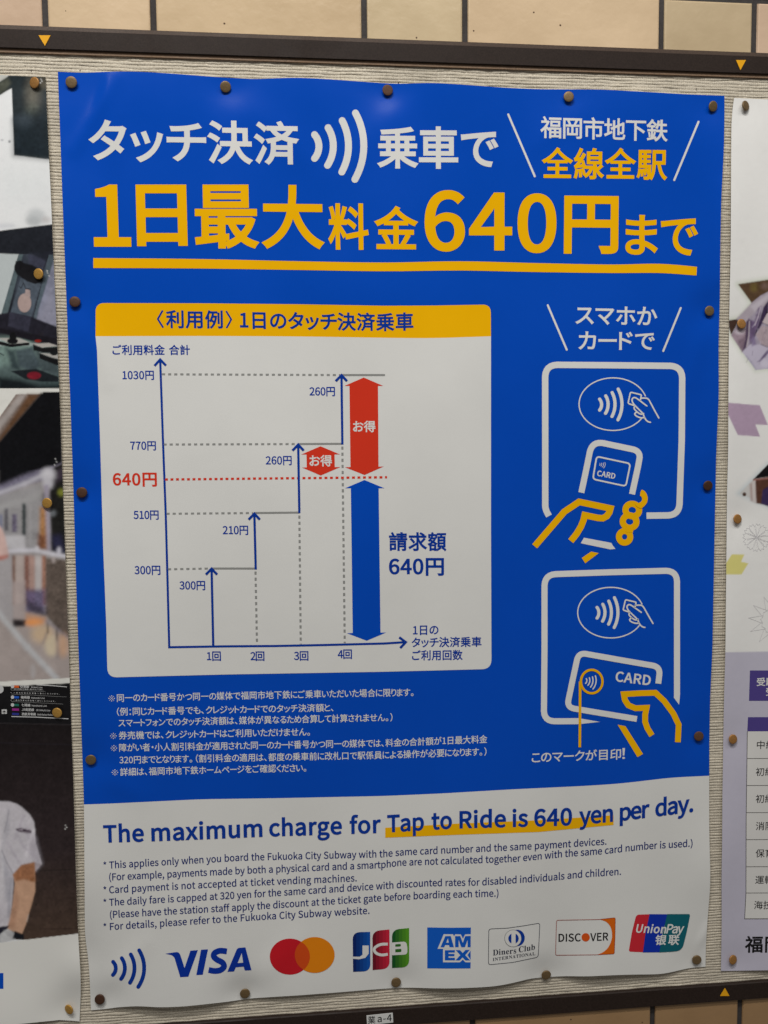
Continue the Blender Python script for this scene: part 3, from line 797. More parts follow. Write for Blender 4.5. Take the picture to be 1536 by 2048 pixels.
a.poly(P5([(357,515),(460,513),(460,538),(395,538),(395,552),(455,552),(455,576),(395,576),(395,592),(460,592),(460,618),(357,618)]), AB, 3)
a.poly(P5([(468,513),(512,513),(540,543),(568,512),(612,510),(565,565),(616,619),(568,619),(538,588),(508,619),(464,619),(515,565)]), AB, 3)
lg.append(('payment_mark', a))
a = Print(); DK = ink('ink_slate', (.03, .035, .06))
a.stroke(P5(round_corners([(807,297),(1000,288),(1180,262),(1330,236),(1322,410),(1313,585),(1050,640),(803,664),(805,480)], [26,0,0,26,0,26,0,26,0])), 1.1, DK, 1, closed=True)
a.poly(P5(ellipse(1098, 388, 77, 84, 40)), TBLUE, 1); a.poly(P5(ellipse(1055, 393, 87, 88, 40)), DK, 2); a.poly(P5(ellipse(1055, 393, 84, 85, 40)), WHITE, 3)
a.poly(P5([p for p in ellipse(1060, 395, 53, 54, 60) if p[0] < 1041]), TBLUE, 4); a.poly(P5([p for p in ellipse(1060, 395, 53, 54, 60) if p[0] > 1079]), TBLUE, 4)
ser = lambda s: ''.join(chr(0x1D400+ord(c)-65) if c.isupper() else chr(0x1D41A+ord(c)-97) for c in s)
line(a, ser("Diners"), [(985.8,1911),(1032.5,1906.5)], 16.5, DK, 0, 1); line(a, ser("Club"), [(1037.5,1905),(1070,1899)], 16.5, DK, 0, 1)
line(a, ser("INTERNATIONAL"), [(985.6,1922.2),(1070.5,1910)], 9, DK, 0, 1)
lg.append(('payment_mark', a))
a = Print(); OR = ink('ink_orange', (.74, .14, .006)); MR = ink('ink_maroon', (.36, .035, .012))
a.stroke(P6(round_corners([(141,258),(500,252),(643,236),(640,400),(634,545),(480,553),(133,557),(137,400)], [14,0,12,0,12,0,12,0])), 1.0, MR, 2, closed=True)
a.poly(P6([(510,252),(570,245),(640,237),(643,242),(638,400),(634,543),(560,548),(480,553)]+smooth_pts([(490,552),(540,530),(582,490),(610,430),(615,370),(602,315),(565,272),(515,253)],3)), OR, 1)
line(a, "DISC", [(1117,1883.2),(1161.6,1882.3)], 20.6, BLACK, .020, 1); line(a, "VER", [(1180.3,1882),(1216.6,1880.4)], 20.6, BLACK, .020, 1)
a.poly(P6(ellipse(390, 404, 35, 36, 30)), ink('ink_ball', (.72, .10, .012)), 1)
lg.append(('payment_mark', a))
a = Print()
a.poly(P6(round_corners([(822,211),(948,206),(905,360),(880,531),(757,526),(785,360)], [24,0,0,0,18,0])), ink('ink_scarlet', (.62, .025, .04)), 1)
a.poly(P6(round_corners([(935,206),(1090,207),(1045,360),(1024,532),(878,533),(900,370)], 0)), ink('ink_deep_blue', (.006, .035, .42)), 2)
a.poly(P6(round_corners([(1086,206),(1283,205),(1252,360),(1212,518),(1110,528),(1018,532),(1050,360)], [0,20,0,50,0,0,0])), ink('ink_teal', (.006, .13, .17)), 3)
line(a, "Union", [(1271,1864.8),(1331,1866.5)], 22, WHITE, .026, 4, shear=.2); line(a, "Pay", [(1332,1866.5),(1366,1866)], 24, WHITE, .022, 4, shear=.2)
line(a, "银联", [(1309.5,1888.3),(1358,1887.6)], 21.5, WHITE, .022, 4, shear=.12)
lg.append(('payment_mark', a))

# ------------------------------------------------------------------ right-hand poster lettering
rp = Print()
TP = ink('ink_violet', (.085, .06, .26)); LV = ink('tint_lavender', (.55, .53, .60)); CELL = ink('paper_cell', (.77, .755, .73)); LN_ = ink('ink_rule', (.10, .09, .09))
IO = lambda P: [(1376+x/5.12, 1280+y/5.12) for x, y in P]
rp.poly(IO([(635,312),(2400,312),(2400,622),(625,622)]), TP, 1); rp.poly(IO([(615,790),(2400,790),(2400,935),(608,935)]), TP, 1)
rp.poly([(1494.8,1462.8),(1845,1462),(1845,1836),(1489.6,1837.5),(1492,1786),(1492.4,1640)], CELL, 1)
rp.stroke([(1494.8,1462.8),(1492.4,1640),(1492,1786),(1489.4,1837.5),(1845,1836)], 1.1, LN_, 2)
for yy, x0 in [(1517,1493.5),(1571,1493),(1625.3,1492.5),(1679.3,1492.3),(1733.5,1492.3),(1786,1491.5)]: rp.stroke([(x0,yy),(1845,yy-1)], 1.1, LN_, 2)
rtl = []
def rtp(n):
    p = Print(); rtl.append((n, p)); return p
for s, x, y in [("中級",1513.7,1496.5),("初級",1511.5,1550.5),("初級",1511.3,1604.5),("消防",1511.5,1659),("保育",1511,1713.5),("運転",1510.5,1766.5),("海技",1508,1817)]:
    line(rtp('table_text'), s, [(x,y),(x+36,y-.3)], 18, BLACK, .004, 2)
line(rtp('printed_text'), "受験", [(1513,1370.5),(1550,1370)], 17.5, WHITE, .02, 2); line(rtp('printed_text'), "受", [(1531.5,1390),(1548.5,1390)], 17.5, WHITE, .02, 2)
line(rtp('printed_text'), "福岡", [(1489.4,1902),(1562,1901.5)], 35, BLACK, .022, 1)
fl = Print(); fl2 = Print(); FL = ink('ink_pale_violet', (.68, .665, .685))
fx, fy = 1513.3, 1074.8
for k in range(12):
    a0 = math.radians(30*k+6)
    q = lambda r, d: (fx+r*math.cos(a0+math.radians(d)), fy+r*math.sin(a0+math.radians(d)))
    fl.stroke([q(22,-15), q(28,-7), q(24.5,0), q(28,7), q(22,15)], .7, FL, 1); 
    if k % 2 == 0: fl.stroke([q(22,-15), (fx, fy), q(22,15)], .7, FL, 1)
    else: fl.stroke([q(20,-9), q(3,0), q(20,9)], .6, FL, 1)
fx2, fy2 = 1549, 1241
for k in range(12):
    a0 = 2*math.pi*k/12+.1
    q = lambda r, d: (fx2+r*math.cos(a0+math.radians(d)), fy2+r*math.sin(a0+math.radians(d)))
    fl2.stroke([q(25,-18), q(52,0), q(25,18)], .7, FL, 1); fl2.stroke([q(24,-15), q(28,0), q(24,15)], .6, FL, 2)
# ------------------------------------------------------------------ left-hand poster lettering (route sign inside its lowest photo)
SGL = []
def sgp(n='route_sign_print'):
    p = Print(); SGL.append((n, p)); return p
SW = ink('print_pale', (.60, .60, .60)); S0 = ink('print_dim', (.30, .30, .30))
Q = lambda P: [(x/9.6, 1340+y/9.6) for x, y in P]
sgp('route_sign_rule').stroke(Q([(700,285),(1000,300),(1285,325)]), 1.7, SW, 1); sgp('route_sign_rule').stroke(Q([(220,893),(700,905),(1315,937)]), 1.7, SW, 1)
for y0, c, txt, e, xx in [(318,(.72,.13,.03),"空港線","Airport Line",(390,560,595,815)),(523,(.02,.11,.55),"箱崎線","Hakozaki Line",(400,575,600,860)),(672,(.02,.16,.12),"七隈線","Nanakuma Line",(412,585,610,900)),
                  (760,(.34,.03,.26),"JR筑肥線","JR Chikuhi Line",(420,655,690,965)),(845,(.03,.04,.26),"西鉄貝塚線","Nishitetsu Kaizuka Line",(420,690,720,1150))]:
    m = ink('print_badge_%d' % y0, c)
    sg = sgp('route_badge'); sg.poly(Q([(232,y0-24),(365,y0-20),(365,y0+24),(232,y0+20)]), m, 1)
    if y0 < 700: sg.poly(Q(ellipse(240, y0-2, 33, 34, 20)), SW, 2)
    a0, a1, b0, b1 = xx; yb = y0+26
    line(sgp('route_name'), txt, Q([(a0,yb-4),(a1,yb)]), 6.0, SW, .02, 1); line(sgp('route_name'), e, Q([(b0,yb),(b1,yb+8)]), 4.6, SW, .01, 1)
for y0, x1 in [(378,830),(450,1140),(592,1060)]:
    line(sgp("route_note"), "※一部の列車は空港線へ乗り入れています。", Q([(205,y0-5),(x1,y0+22 if y0 != 378 else y0+12)]), 3.0, SW, .012, 1)
for y0, x1, yy in [(395,870,20),(468,1280,50),(612,1210,42)]: sgp('route_note').stroke(Q([(215,y0-8),(x1,y0+yy)]), .55, S0, 1)
sgp('route_badge').poly(Q(ellipse(-5, 370, 75, 78, 28)), SW, 1)
sg = sgp('airport_symbol'); sg.poly(Q(round_corners([(32,755),(132,755),(132,843),(32,843)], 12)), SW, 1)
sg.poly(Q([(80,765),(86,785),(118,805),(118,812),(86,806),(84,825),(95,834),(65,834),(76,825),(74,806),(42,812),(42,805),(74,785)]), BLACK, 2)
sgp('blue_panel').poly([(-230,1948),(6.7,1946),(6.7,1977.5),(-230,1981)], BLUE, 1)

flush()
for nm, pr in PARTS+lg: pr.build(nm, poster, ZM)

# ------------------------------------------------------------------ painted neighbour posters (flat photographic print as ink colours)
class Canvas:
    def __init__(s, x0, y0, x1, y1, step, bg):
        s.x = np.arange(x0, x1+step, step, dtype=float); s.y = np.arange(y0, y1+step, step, dtype=float)
        s.X, s.Y = np.meshgrid(s.x, s.y); s.C = np.zeros(s.X.shape+(3,))+ref(*bg)
    def poly(s, P, col, soft=1.5, alpha=1.0):
        P = np.array(P, float); d = np.full(s.X.shape, 1e9); ins = np.zeros(s.X.shape, bool)
        x0, y0 = P.min(0)-soft*2-2; x1, y1 = P.max(0)+soft*2+2
        i0, i1 = np.searchsorted(s.x, [x0, x1]); j0, j1 = np.searchsorted(s.y, [y0, y1])
        if i1 <= i0 or j1 <= j0: return
        X = s.X[j0:j1, i0:i1]; Y = s.Y[j0:j1, i0:i1]; d = np.full(X.shape, 1e9); ins = np.zeros(X.shape, bool)
        for a, b in zip(P, np.roll(P, -1, 0)):
            e = b-a; L = e@e+1e-9; t = np.clip(((X-a[0])*e[0]+(Y-a[1])*e[1])/L, 0, 1)
            d = np.minimum(d, np.hypot(X-a[0]-t*e[0], Y-a[1]-t*e[1]))
            if e[1] != 0: ins ^= ((a[1] > Y) != (b[1] > Y)) & (X < e[0]*(Y-a[1])/e[1]+a[0])
        sd = np.where(ins, d, -d); m = np.clip(.5+sd/(2*soft), 0, 1); m = m*m*(3-2*m)*alpha
        s.C[j0:j1, i0:i1] = s.C[j0:j1, i0:i1]*(1-m[..., None])+ref(*col)*m[..., None]
    def stroke(s, P, w, col, soft=1.5, alpha=1.0):
        L = len(P)
        for a, b in zip(P[:-1], P[1:]):
            a = np.array(a, float); b = np.array(b, float); d = b-a; d = d/np.linalg.norm(d); n = np.array([-d[1], d[0]])*w/2
            s.poly([a+n-d*w*.2, b+n+d*w*.2, b-n+d*w*.2, a-n-d*w*.2], col, soft, alpha)
    def ell(s, cx, cy, rx, ry, col, soft=1.5, alpha=1.0): s.poly(ellipse(cx, cy, rx, ry, 20), col, soft, alpha)
    def grade(s, y0, y1, x0, x1, c0, c1):
        j0, j1 = np.searchsorted(s.y, [y0, y1]); i0, i1 = np.searchsorted(s.x, [x0, x1])
        t = np.linspace(0, 1, j1-j0)[:, None, None]; s.C[j0:j1, i0:i1] = ref(*c0)*(1-t)+ref(*c1)*t
    def mottle(s, x0, y0, x1, y1, amp, k=6):
        j0, j1 = np.searchsorted(s.y, [y0, y1]); i0, i1 = np.searchsorted(s.x, [x0, x1])
        h, w = j1-j0, i1-i0; n = RNG.normal(size=(h//k+3, w//k+3))
        yy = np.linspace(0, h/k, h); xx = np.linspace(0, w/k, w); a = np.floor(yy).astype(int); b = np.floor(xx).astype(int)
        fy = (yy-a)[:, None]; fx = (xx-b)[None]; fy = fy*fy*(3-2*fy); fx = fx*fx*(3-2*fx)
        N = (n[a][:, b]*(1-fx)+n[a][:, b+1]*fx)*(1-fy)+(n[a+1][:, b]*(1-fx)+n[a+1][:, b+1]*fx)*fy
        s.C[j0:j1, i0:i1] = np.clip(s.C[j0:j1, i0:i1]*(1+amp*N[..., None]), 0, .95)
    def blur(s, x0, y0, x1, y1, sg):
        j0, j1 = np.searchsorted(s.y, [y0, y1]); i0, i1 = np.searchsorted(s.x, [x0, x1])
        r = int(sg*3)+1; k = np.exp(-.5*(np.arange(-r, r+1)/sg)**2); k /= k.sum(); A = s.C[j0:j1, i0:i1]
        A = np.pad(A, ((r, r), (r, r), (0, 0)), 'edge')
        A = sum(k[q]*A[q:q+j1-j0] for q in range(2*r+1)); A = sum(k[q]*A[:, q:q+i1-i0] for q in range(2*r+1)); s.C[j0:j1, i0:i1] = A
    def mirror_left(s, w):
        n = int(round((w+s.x[0])/(s.x[1]-s.x[0]))); xs = s.x[0]-(np.arange(n, 0, -1))*(s.x[1]-s.x[0])
        src = np.abs((-xs+165) % 330-165); i = np.clip(((src-s.x[0])/(s.x[1]-s.x[0])).astype(int), 0, len(s.x)-1)
        s.C = np.concatenate([s.C[:, i], s.C], 1); s.x = np.concatenate([xs, s.x]); s.X, s.Y = np.meshgrid(s.x, s.y)
    def sample(s, X, Y, fold=None):
        X = np.asarray(X, float)
        if fold: X = np.where(X < fold[0], fold[0]+np.abs((X-fold[0]+fold[1]) % (2*fold[1])-fold[1]), X)
        fx = np.clip((X-s.x[0])/(s.x[1]-s.x[0]), 0, len(s.x)-1.001); fy = np.clip((Y-s.y[0])/(s.y[1]-s.y[0]), 0, len(s.y)-1.001)
        i = fx.astype(int); j = fy.astype(int); u = (fx-i)[..., None]; v = (fy-j)[..., None]
        return (s.C[j, i]*(1-u)+s.C[j, i+1]*u)*(1-v)+(s.C[j+1, i]*(1-u)+s.C[j+1, i+1]*u)*v

cv = Canvas(-4, 140, 172, 2080, 1.5, (198, 199, 200))
A_ = lambda P: [(x/5.12, y/5.12) for x, y in P]
B_ = lambda P: [(x/5.12, 400+y/5.12) for x, y in P]
C_ = lambda P: [(x/5.12, 780+y/5.12) for x, y in P]
D_ = lambda P: [(x/5.12, 1160+y/5.12) for x, y in P]
E_ = lambda P: [(x/4.196, 1560+y/4.196) for x, y in P]
# driver's cab picture
cv.poly(A_([(-20,700),(80,775),(60,830),(-20,880)]), (165,165,160), 4)
cv.poly(A_([(-20,850),(60,800),(90,770),(520,770),(520,1632),(430,1625),(240,1600),(145,1590),(120,905),(60,935),(-20,985)]), (30,37,40), 1.2)
cv.poly(A_([(-20,850),(80,790),(110,850),(60,930),(-20,975)]), (70,72,62), 6, .8)
cv.ell(66, 185, 13, 34, (92,88,78), 14, .75); cv.ell(66, 225, 14, 20, (66,72,66), 12, .6); cv.ell(88, 165, 10, 12, (85,78,66), 8, .6)
cv.poly(A_([(145,1230),(500,1100),(500,1632),(145,1590)]), (24,32,38), 14, .9); cv.ell(45, 240, 18, 12, (55,64,72), 12, .6)
cv.ell(4, 280, 3, 1.5, (150,152,155), 2); cv.ell(19, 283, 2.5, 2.5, (120,122,125), 2)
cv.poly(A_([(-20,1700),(520,1740),(530,2048),(-20,2048)]), (192,195,196), 30, .5)
cv.ell(72, 434, 18, 17, (165,168,170), 9, .8); cv.ell(66, 442, 14, 10, (150,153,155), 7, .7); cv.ell(92, 440, 9, 7, (160,155,155), 6, .6); cv.ell(10, 452, 20, 5, (170,172,178), 6, .6)
cv.poly(B_([(-20,318),(110,300),(560,245),(560,560),(190,560),(-20,548)]), (27,29,35), 1.0)
cv.poly(B_([(-20,550),(200,556),(30,1180),(-20,1170)]), (158,164,165), 1.2)
cv.poly(B_([(190,556),(560,545),(600,1320),(300,1350),(-20,1290),(15,1165)]), (48,53,62), 1.0)
cv.poly(B_([(195,556),(235,560),(75,1180),(40,1290),(15,1165)]), (72,84,88), 1.2)
cv.poly(B_([(235,620),(200,700),(140,1000),(80,1300),(40,1290),(80,1160)]), (24,26,32), 2)
cv.poly(B_([(290,560),(500,560),(440,740),(300,690)]), (52,54,68), 4); cv.poly(B_([(300,545),(560,520),(560,600),(490,640),(420,600)]), (32,34,42), 3)
cv.poly(B_([(500,560),(540,560),(560,620),(430,1000),(385,1240),(330,1260),(420,870)]), (66,76,84), 1.0)
cv.poly(B_([(555,600),(600,1310),(372,1250),(400,1110),(500,780)]), (108,110,126), 2); cv.poly(B_([(520,900),(600,1310),(372,1250)]), (128,126,140), 10, .5)
cv.stroke(B_([(495,570),(432,740),(425,860),(330,1240)]), .9, (18,18,22), .7)
cv.poly(B_([(210,800),(420,860),(320,1195),(110,1150)]), (66,74,84), 1.5)
cv.ell(39, 401+134, 10.5, 14, (20,20,23), 1.2); cv.poly(B_([(160,625),(330,665),(430,720),(440,830),(360,860),(280,835),(170,760)]), (20,20,23), 1.2)
cv.ell(49, 606, 13.5, 19, (146,128,124), 1.0); cv.poly(B_([(262,905),(308,925),(312,990),(255,980)]), (140,124,122), 1.0); cv.stroke(B_([(195,880),(215,905),(240,850),(265,910),(315,915)]), 1.3, (18,18,22), .8)
cv.poly(B_([(-20,1170),(110,1150),(330,1200),(560,1290),(600,1300),(600,1500),(-20,1420)]), (28,27,35), 2); cv.poly(B_([(100,1150),(320,1200),(290,1350),(80,1290)]), (44,44,56), 2)
cv.grade(693, 778, -10, 172, (92,108,106), (52,64,66))
cv.poly(B_([(-20,1400),(300,1400),(420,1560),(300,1640),(-20,1700)]), (104,124,118), 10, .8); cv.poly(B_([(150,1540),(330,1500),(420,1700),(330,1760),(190,1700)]), (56,66,72), 5, .9)
cv.poly(B_([(60,1520),(150,1540),(210,1750),(120,1720)]), (36,46,50), 6, .9); cv.poly(B_([(330,1480),(600,1560),(600,1780),(430,1760)]), (50,58,62), 6, .8)
cv.poly(B_([(0,1310),(600,1420),(600,1475),(300,1440),(0,1360)]), (22,20,26), 2)
for sh, c in [([(-20,1412),(190,1412),(302,1458),(110,1475)], (148,146,142)), ([(338,1470),(500,1463),(600,1495),(430,1512)], (150,146,142)), ([(403,1565),(600,1580),(600,1628),(530,1612)], (146,144,140))]:
    cv.poly(B_(sh), c, .8)
for sh in [[(-20,1440),(110,1475),(302,1458),(302,1488),(110,1508),(-20,1480)], [(338,1475),(430,1514),(600,1500),(600,1570),(440,1560),(342,1540)], [(403,1572),(530,1615),(600,1632),(600,1700),(405,1622)]]:
    cv.poly(B_(sh), (16,16,18), .8)
cv.ell(26, 673, 7, 9, (16,16,18), .8); cv.ell(25, 682, 11, 6, (16,16,18), .8); cv.ell(108, 706, 8, 5, (20,22,24), .8); cv.ell(76, 682, 7, 3, (118,32,26), .8); cv.ell(83, 668, 5, 4, (30,28,34), 1)
cv.poly(B_([(110,1752),(370,1728),(600,1810),(600,1862),(420,1860),(260,1835)]), (22,26,30), 1.5); cv.stroke(B_([(440,1735),(600,1790)]), 2, (60,68,72), 1)
cv.ell(68, 751, 14, 7.5, (104,24,36), 2.0); cv.poly(B_([(-20,1810),(200,1840),(400,1900),(620,1890),(620,1990),(-20,1990)]), (14,19,22), 8, .95)
cv.stroke(B_([(-20,1560),(40,1590)]), 1.6, (30,40,44), 1)
cv.poly([(-20,776.6),(200,776.6),(200,789),(-20,789)], (193,192,187), .5)
# train picture
cv.poly([(-20,789),(200,788),(200,1365),(-20,1370)], (138,133,133), .6)
cv.poly(C_([(-20,43),(165,43),(-20,300)]), (193,192,187), .6)
cv.poly(C_([(165,43),(420,43),(-20,560),(-20,300)]), (112,100,94), 1); cv.poly(C_([(200,43),(280,43),(60,330),(-20,420),(-20,330)]), (150,143,140), 5, .8); cv.poly(C_([(290,43),(420,43),(-20,560),(-20,500)]), (84,58,38), 6, .95)
cv.poly(C_([(420,30),(640,30),(640,760),(420,830),(-20,1010),(-20,540)]), (13,13,16), 4)
cv.poly(C_([(440,20),(640,20),(640,60),(440,60)]), (13,13,16), 1)
cv.poly(C_([(-20,985),(300,850),(560,780),(640,750),(640,830),(560,900),(300,960),(-20,1090)]), (104,100,118), 6); cv.stroke(C_([(-20,1060),(250,960),(480,850)]), 7, (168,166,174), 5)
cv.poly(C_([(-20,1090),(420,960),(450,1650),(-20,1650)]), (134,132,134), 4); cv.poly(C_([(-20,1180),(420,1040),(420,1120),(-20,1250)]), (150,149,150), 6, .7)
for x_, y0_, y1_, w_, c in [(48,1008,1070,7,(36,46,48)),(29,1030,1062,10,(92,86,104)),(12.6,1018,1060,7,(84,82,88)),(2,1030,1056,5,(104,108,132)),(87,986,1020,3,(52,50,58)),(60,1010,1090,2,(150,148,150))]: cv.stroke([(x_,y0_),(x_,y1_)], w_, c, 2)
cv.poly(C_([(540,800),(660,745),(700,1720),(520,1690),(505,980)]), (26,25,24), 3); cv.poly(C_([(560,830),(660,790),(660,900),(560,960)]), (52,44,54), 6)
cv.poly(C_([(560,1650),(520,1500),(620,1480),(680,1690)]), (40,40,66), 8, .8)
cv.ell(96, 950, 14, 14, (178,176,182), 8); cv.ell(96, 968, 10, 10, (170,168,175), 6)
cv.poly(C_([(450,970),(498,970),(515,1650),(470,1650)]), (140,134,148), 3); cv.ell(122, 985, 6, 7, (112,116,44), 4); cv.ell(105, 1026, 7, 6, (120,124,130), 4, .6)
cv.poly(C_([(410,1200),(465,1200),(475,1630),(400,1640)]), (146,104,64), 5); cv.poly(C_([(385,1480),(470,1480),(470,1640),(380,1640)]), (96,58,44), 6, .8)
cv.poly(C_([(50,1490),(250,1490),(260,1640),(50,1640)]), (172,170,174), 4); cv.poly(C_([(-20,1560),(140,1640),(140,2060),(-20,2060)]), (148,144,146), 6)
for x0, x1, c in [(125,160,(112,84,72)),(160,250,(158,146,142)),(250,300,(120,84,74)),(300,360,(152,124,116)),(360,430,(164,158,158)),(430,468,(140,98,80))]:
    cv.poly(C_([(x0,1690),(x1,1700),(x1,2200),(x0,2200)]), c, 3)
cv.poly(C_([(466,1720),(700,1740),(720,2600),(466,2300)]), (84,74,68), 2)
cv.stroke(C_([(50,1650),(370,1640),(450,1660),(540,1680),(690,1705)]), 7, (184,182,190), 3.5); cv.ell(74, 1098, 4, 6, (184,182,188), 3); cv.ell(118, 1101, 4, 7, (176,174,184), 3); cv.ell(107, 1120, 4, 6, (150,140,138), 3)
cv.poly(C_([(-20,1370),(20,1420),(55,1510),(88,1680),(85,1715),(40,1735),(-20,1745)]), (186,158,152), 1.0); cv.poly(C_([(-20,1700),(85,1685),(85,1715),(40,1738),(-20,1748)]), (150,88,78), 2, .8)
cv.poly(D_([(250,100),(460,100),(460,340),(260,330)]), (84,76,106), 7, .9); cv.poly(D_([(260,200),(440,280),(470,380),(300,330)]), (50,46,56), 6, .8); cv.poly(D_([(250,330),(470,380),(480,420),(250,410)]), (158,126,106), 5)
cv.poly(D_([(-20,300),(130,420),(130,480),(480,440),(720,600),(720,1010),(-20,1045)]), (146,136,133), 5)
cv.ell(68, 1245, 20, 8, (196,130,78), 7); cv.ell(85, 1268, 22, 18, (182,158,130), 12, .9); cv.ell(103, 1292, 13, 20, (190,176,150), 8, .8); cv.ell(126, 1290, 12, 24, (176,140,112), 10, .8)
cv.poly(D_([(125,20),(262,0),(262,400),(135,440)]), (150,138,136), 3, .8); cv.poly(D_([(128,400),(262,410),(255,475),(130,480)]), (40,34,36), 3)
cv.poly(D_([(-20,0),(125,0),(125,430),(-20,320)]), (146,142,144), 4)
cv.stroke(D_([(-20,330),(280,690),(580,1010)]), 11, (166,167,170), 5, .9); cv.stroke(D_([(470,420),(720,600)]), 4, (120,112,120), 3, .8)
for x, y0, y1 in [(487,450,545),(580,510,620)]: cv.stroke(D_([(x,y0),(x+3,y1)]), 2.6, (30,26,28), 1.2)
cv.stroke(D_([(480,545),(440,650)]), 4, (110,104,110), 3, .7); cv.stroke(D_([(588,620),(590,800)]), 5, (112,104,108), 4, .6); cv.ell(66, 1342, 5, 14, (160,158,160), 5, .6)
cv.poly(D_([(-20,1043),(720,1003),(720,1056),(-20,1090)]), (193,192,187), .5)
cv.blur(-4, 940, 172, 1345, 1.4)
cv.mottle(-4, 800, 172, 1350, .05, 12); cv.mottle(-4, 800, 172, 1350, .012, 3)
# platform staff picture
cv.poly(D_([(-20,1090),(740,1055),(780,2100),(-20,2100)]), (19,18,20), .6)
cv.grade(1449, 1700, -10, 172, (24,20,21), (42,34,35)); cv.grade(1700, 1880, -10, 172, (42,34,35), (66,52,44))
cv.stroke([(-10,1446),(160,1450)], 1.5, (44,40,42), 1); cv.stroke([(-10,1485),(165,1490)], 1.2, (34,30,36), 2); cv.stroke([(70,1742),(160,1738)], 1.6, (34,28,26), 1.5)
cv.stroke([(80,1858),(160,1857)], 1.4, (48,36,32), 1.5)
shirt = [(-20,178),(75,180),(140,200),(180,225),(250,290),(285,350),(295,430),(298,520),(352,705),(300,765),(290,690),(180,712),(110,792),(112,880),(100,1050),(78,1222),(-20,1235)]
cv.poly(E_(shirt), (176,172,178), .7)
cv.poly(E_([(70,240),(75,420),(10,600),(50,720),(108,790),(112,880),(80,1210),(70,1000),(60,820),(0,640),(30,420)]), (148,147,156), 6, .6)
cv.poly(E_([(215,380),(298,480),(352,700),(300,760),(290,690),(230,560)]), (158,152,162), 8, .6); cv.poly(E_([(-20,250),(60,300),(20,560),(-20,560)]), (184,181,186), 8, .7)
for P_, w_, c_, a_ in [([(200,300),(170,380),(120,500)], 5, (160,154,164), .6), ([(285,420),(240,520),(220,640)], 4, (196,192,198), .6), ([(150,470),(200,560),(280,640)], 4, (156,150,160), .6),
    ([(60,520),(130,640),(170,700)], 4, (158,152,162), .6), ([(20,640),(50,800),(60,1000)], 6, (156,155,164), .6), ([(-10,500),(20,700),(10,1000)], 6, (190,188,192), .5), ([(100,820),(80,950),(70,1150)], 4, (128,128,138), .5)]:
    cv.stroke(E_(P_), w_, c_, 4, a_)
cv.stroke(E_([(75,250),(60,340),(35,440)]), 1.5, (120,116,126), 1.5, .7); cv.stroke(E_([(15,590),(60,700),(112,788)]), 1.6, (110,108,118), 1.2, .8)
cv.poly(E_([(290,690),(352,705),(300,765)]), (146,138,144), .8)
cv.poly(E_([(108,795),(180,715),(290,690),(296,850),(297,930),(270,1030),(240,1130),(215,1220),(185,1292),(58,1252),(80,1180),(105,1050),(125,870)]), (176,140,116), .8)
cv.poly(E_([(108,795),(180,715),(290,690),(296,855),(200,835),(130,850)]), (134,88,60), 3, .9); cv.ell(64, 1760, 5, 4, (110,70,40), 3, .7)
cv.poly(E_([(105,1050),(130,900),(160,1000),(120,1240),(70,1230)]), (150,112,92), 5, .6)
cv.stroke(E_([(238,1130),(225,1190)]), 1.6, (176,160,150), 1)
cv.poly(E_([(128,412),(175,402),(264,420),(264,448),(180,440),(150,430)]), (46,30,46), .6); cv.poly(E_([(150,415),(190,408),(195,420),(160,424)]), (156,146,156), .6); cv.stroke(E_([(205,412),(260,424)]), 1.2, (156,146,156), .6); cv.stroke(E_([(178,431),(255,440)]), 1.4, (150,140,150), .6)
cv.poly(E_([(-20,1235),(78,1222),(40,1290),(-20,1320)]), (30,30,42), .7)
cv.poly(E_([(-20,1310),(40,1262),(65,1248),(135,1290),(130,1340),(-20,1375)]), (172,172,174), .9); cv.poly(E_([(30,1260),(120,1275),(100,1325),(60,1310)]), (150,150,152), 2, .7)
cv.poly(E_([(125,1266),(200,1296),(200,1342),(105,1330)]), (20,22,28), .8)
cv.blur(-4, 1590, 90, 1880, .7); cv.mottle(-4, 1600, 86, 1880, .035, 3); cv.mottle(-4, 1600, 86, 1880, .05, 10)
cv.poly([(-20,1888),(0,1885.5),(156,1867.2),(200,1862),(200,2090),(-20,2090)], (194,193,189), .5)
cv.poly(D_([(-20,1043),(720,1003),(720,1056),(-20,1090)]), (193,192,187), .5)
dk = np.clip((.42-cv.C.mean(-1))/.2, .12, 1)[..., None]; keep = cv.C.copy()
cv.mottle(-4, 155, 172, 1866, .10, 3); cv.mottle(-4, 155, 172, 1866, .07, 9)
cv.C = keep+(cv.C-keep)*dk
for x, y in [(81,158),(83,162),(80,165),(93,541),(94,545),(97,551),(110,917),(112,923),(108,929),(130,1650),(132,1654),(129,1657)]: cv.stroke([(x,y),(x+2.2,y+1.5)], 1.2, (200,200,198), .6)
cv.mirror_left(345)
# the part of the staff picture that lies left of the frame: background, trunk, head and the other arm
j0, j1 = np.searchsorted(cv.y, [1372, 1884]); i1 = np.searchsorted(cv.x, -2); ref_col = cv.C[j0:j1, np.searchsorted(cv.x, 140)][:, None]
cv.C[j0:j1, :i1] = ref_col*(1+.04*RNG.normal(size=(j1-j0, i1, 1)))
cv.poly([(-400,1372),(-2,1372),(-2,1368),(-400,1395)], (19,18,20), 1)
cv.poly([(-1,1852),(-24,1854),(-80,1856),(-96,1896),(-1,1896)], (30,30,42), .8)
cv.poly([(-1,1602.5),(-16,1600),(-30,1592),(-66,1592),(-92,1604),(-112,1622),(-122,1660),(-134,1720),(-112,1738),(-102,1735),(-100,1780),(-96,1852),(-1,1853)], (174,171,177), .8)
cv.poly([(-112,1737),(-104,1735),(-100,1790),(-104,1840),(-116,1858),(-126,1850),(-122,1800),(-130,1740)], (172,136,112), .8)
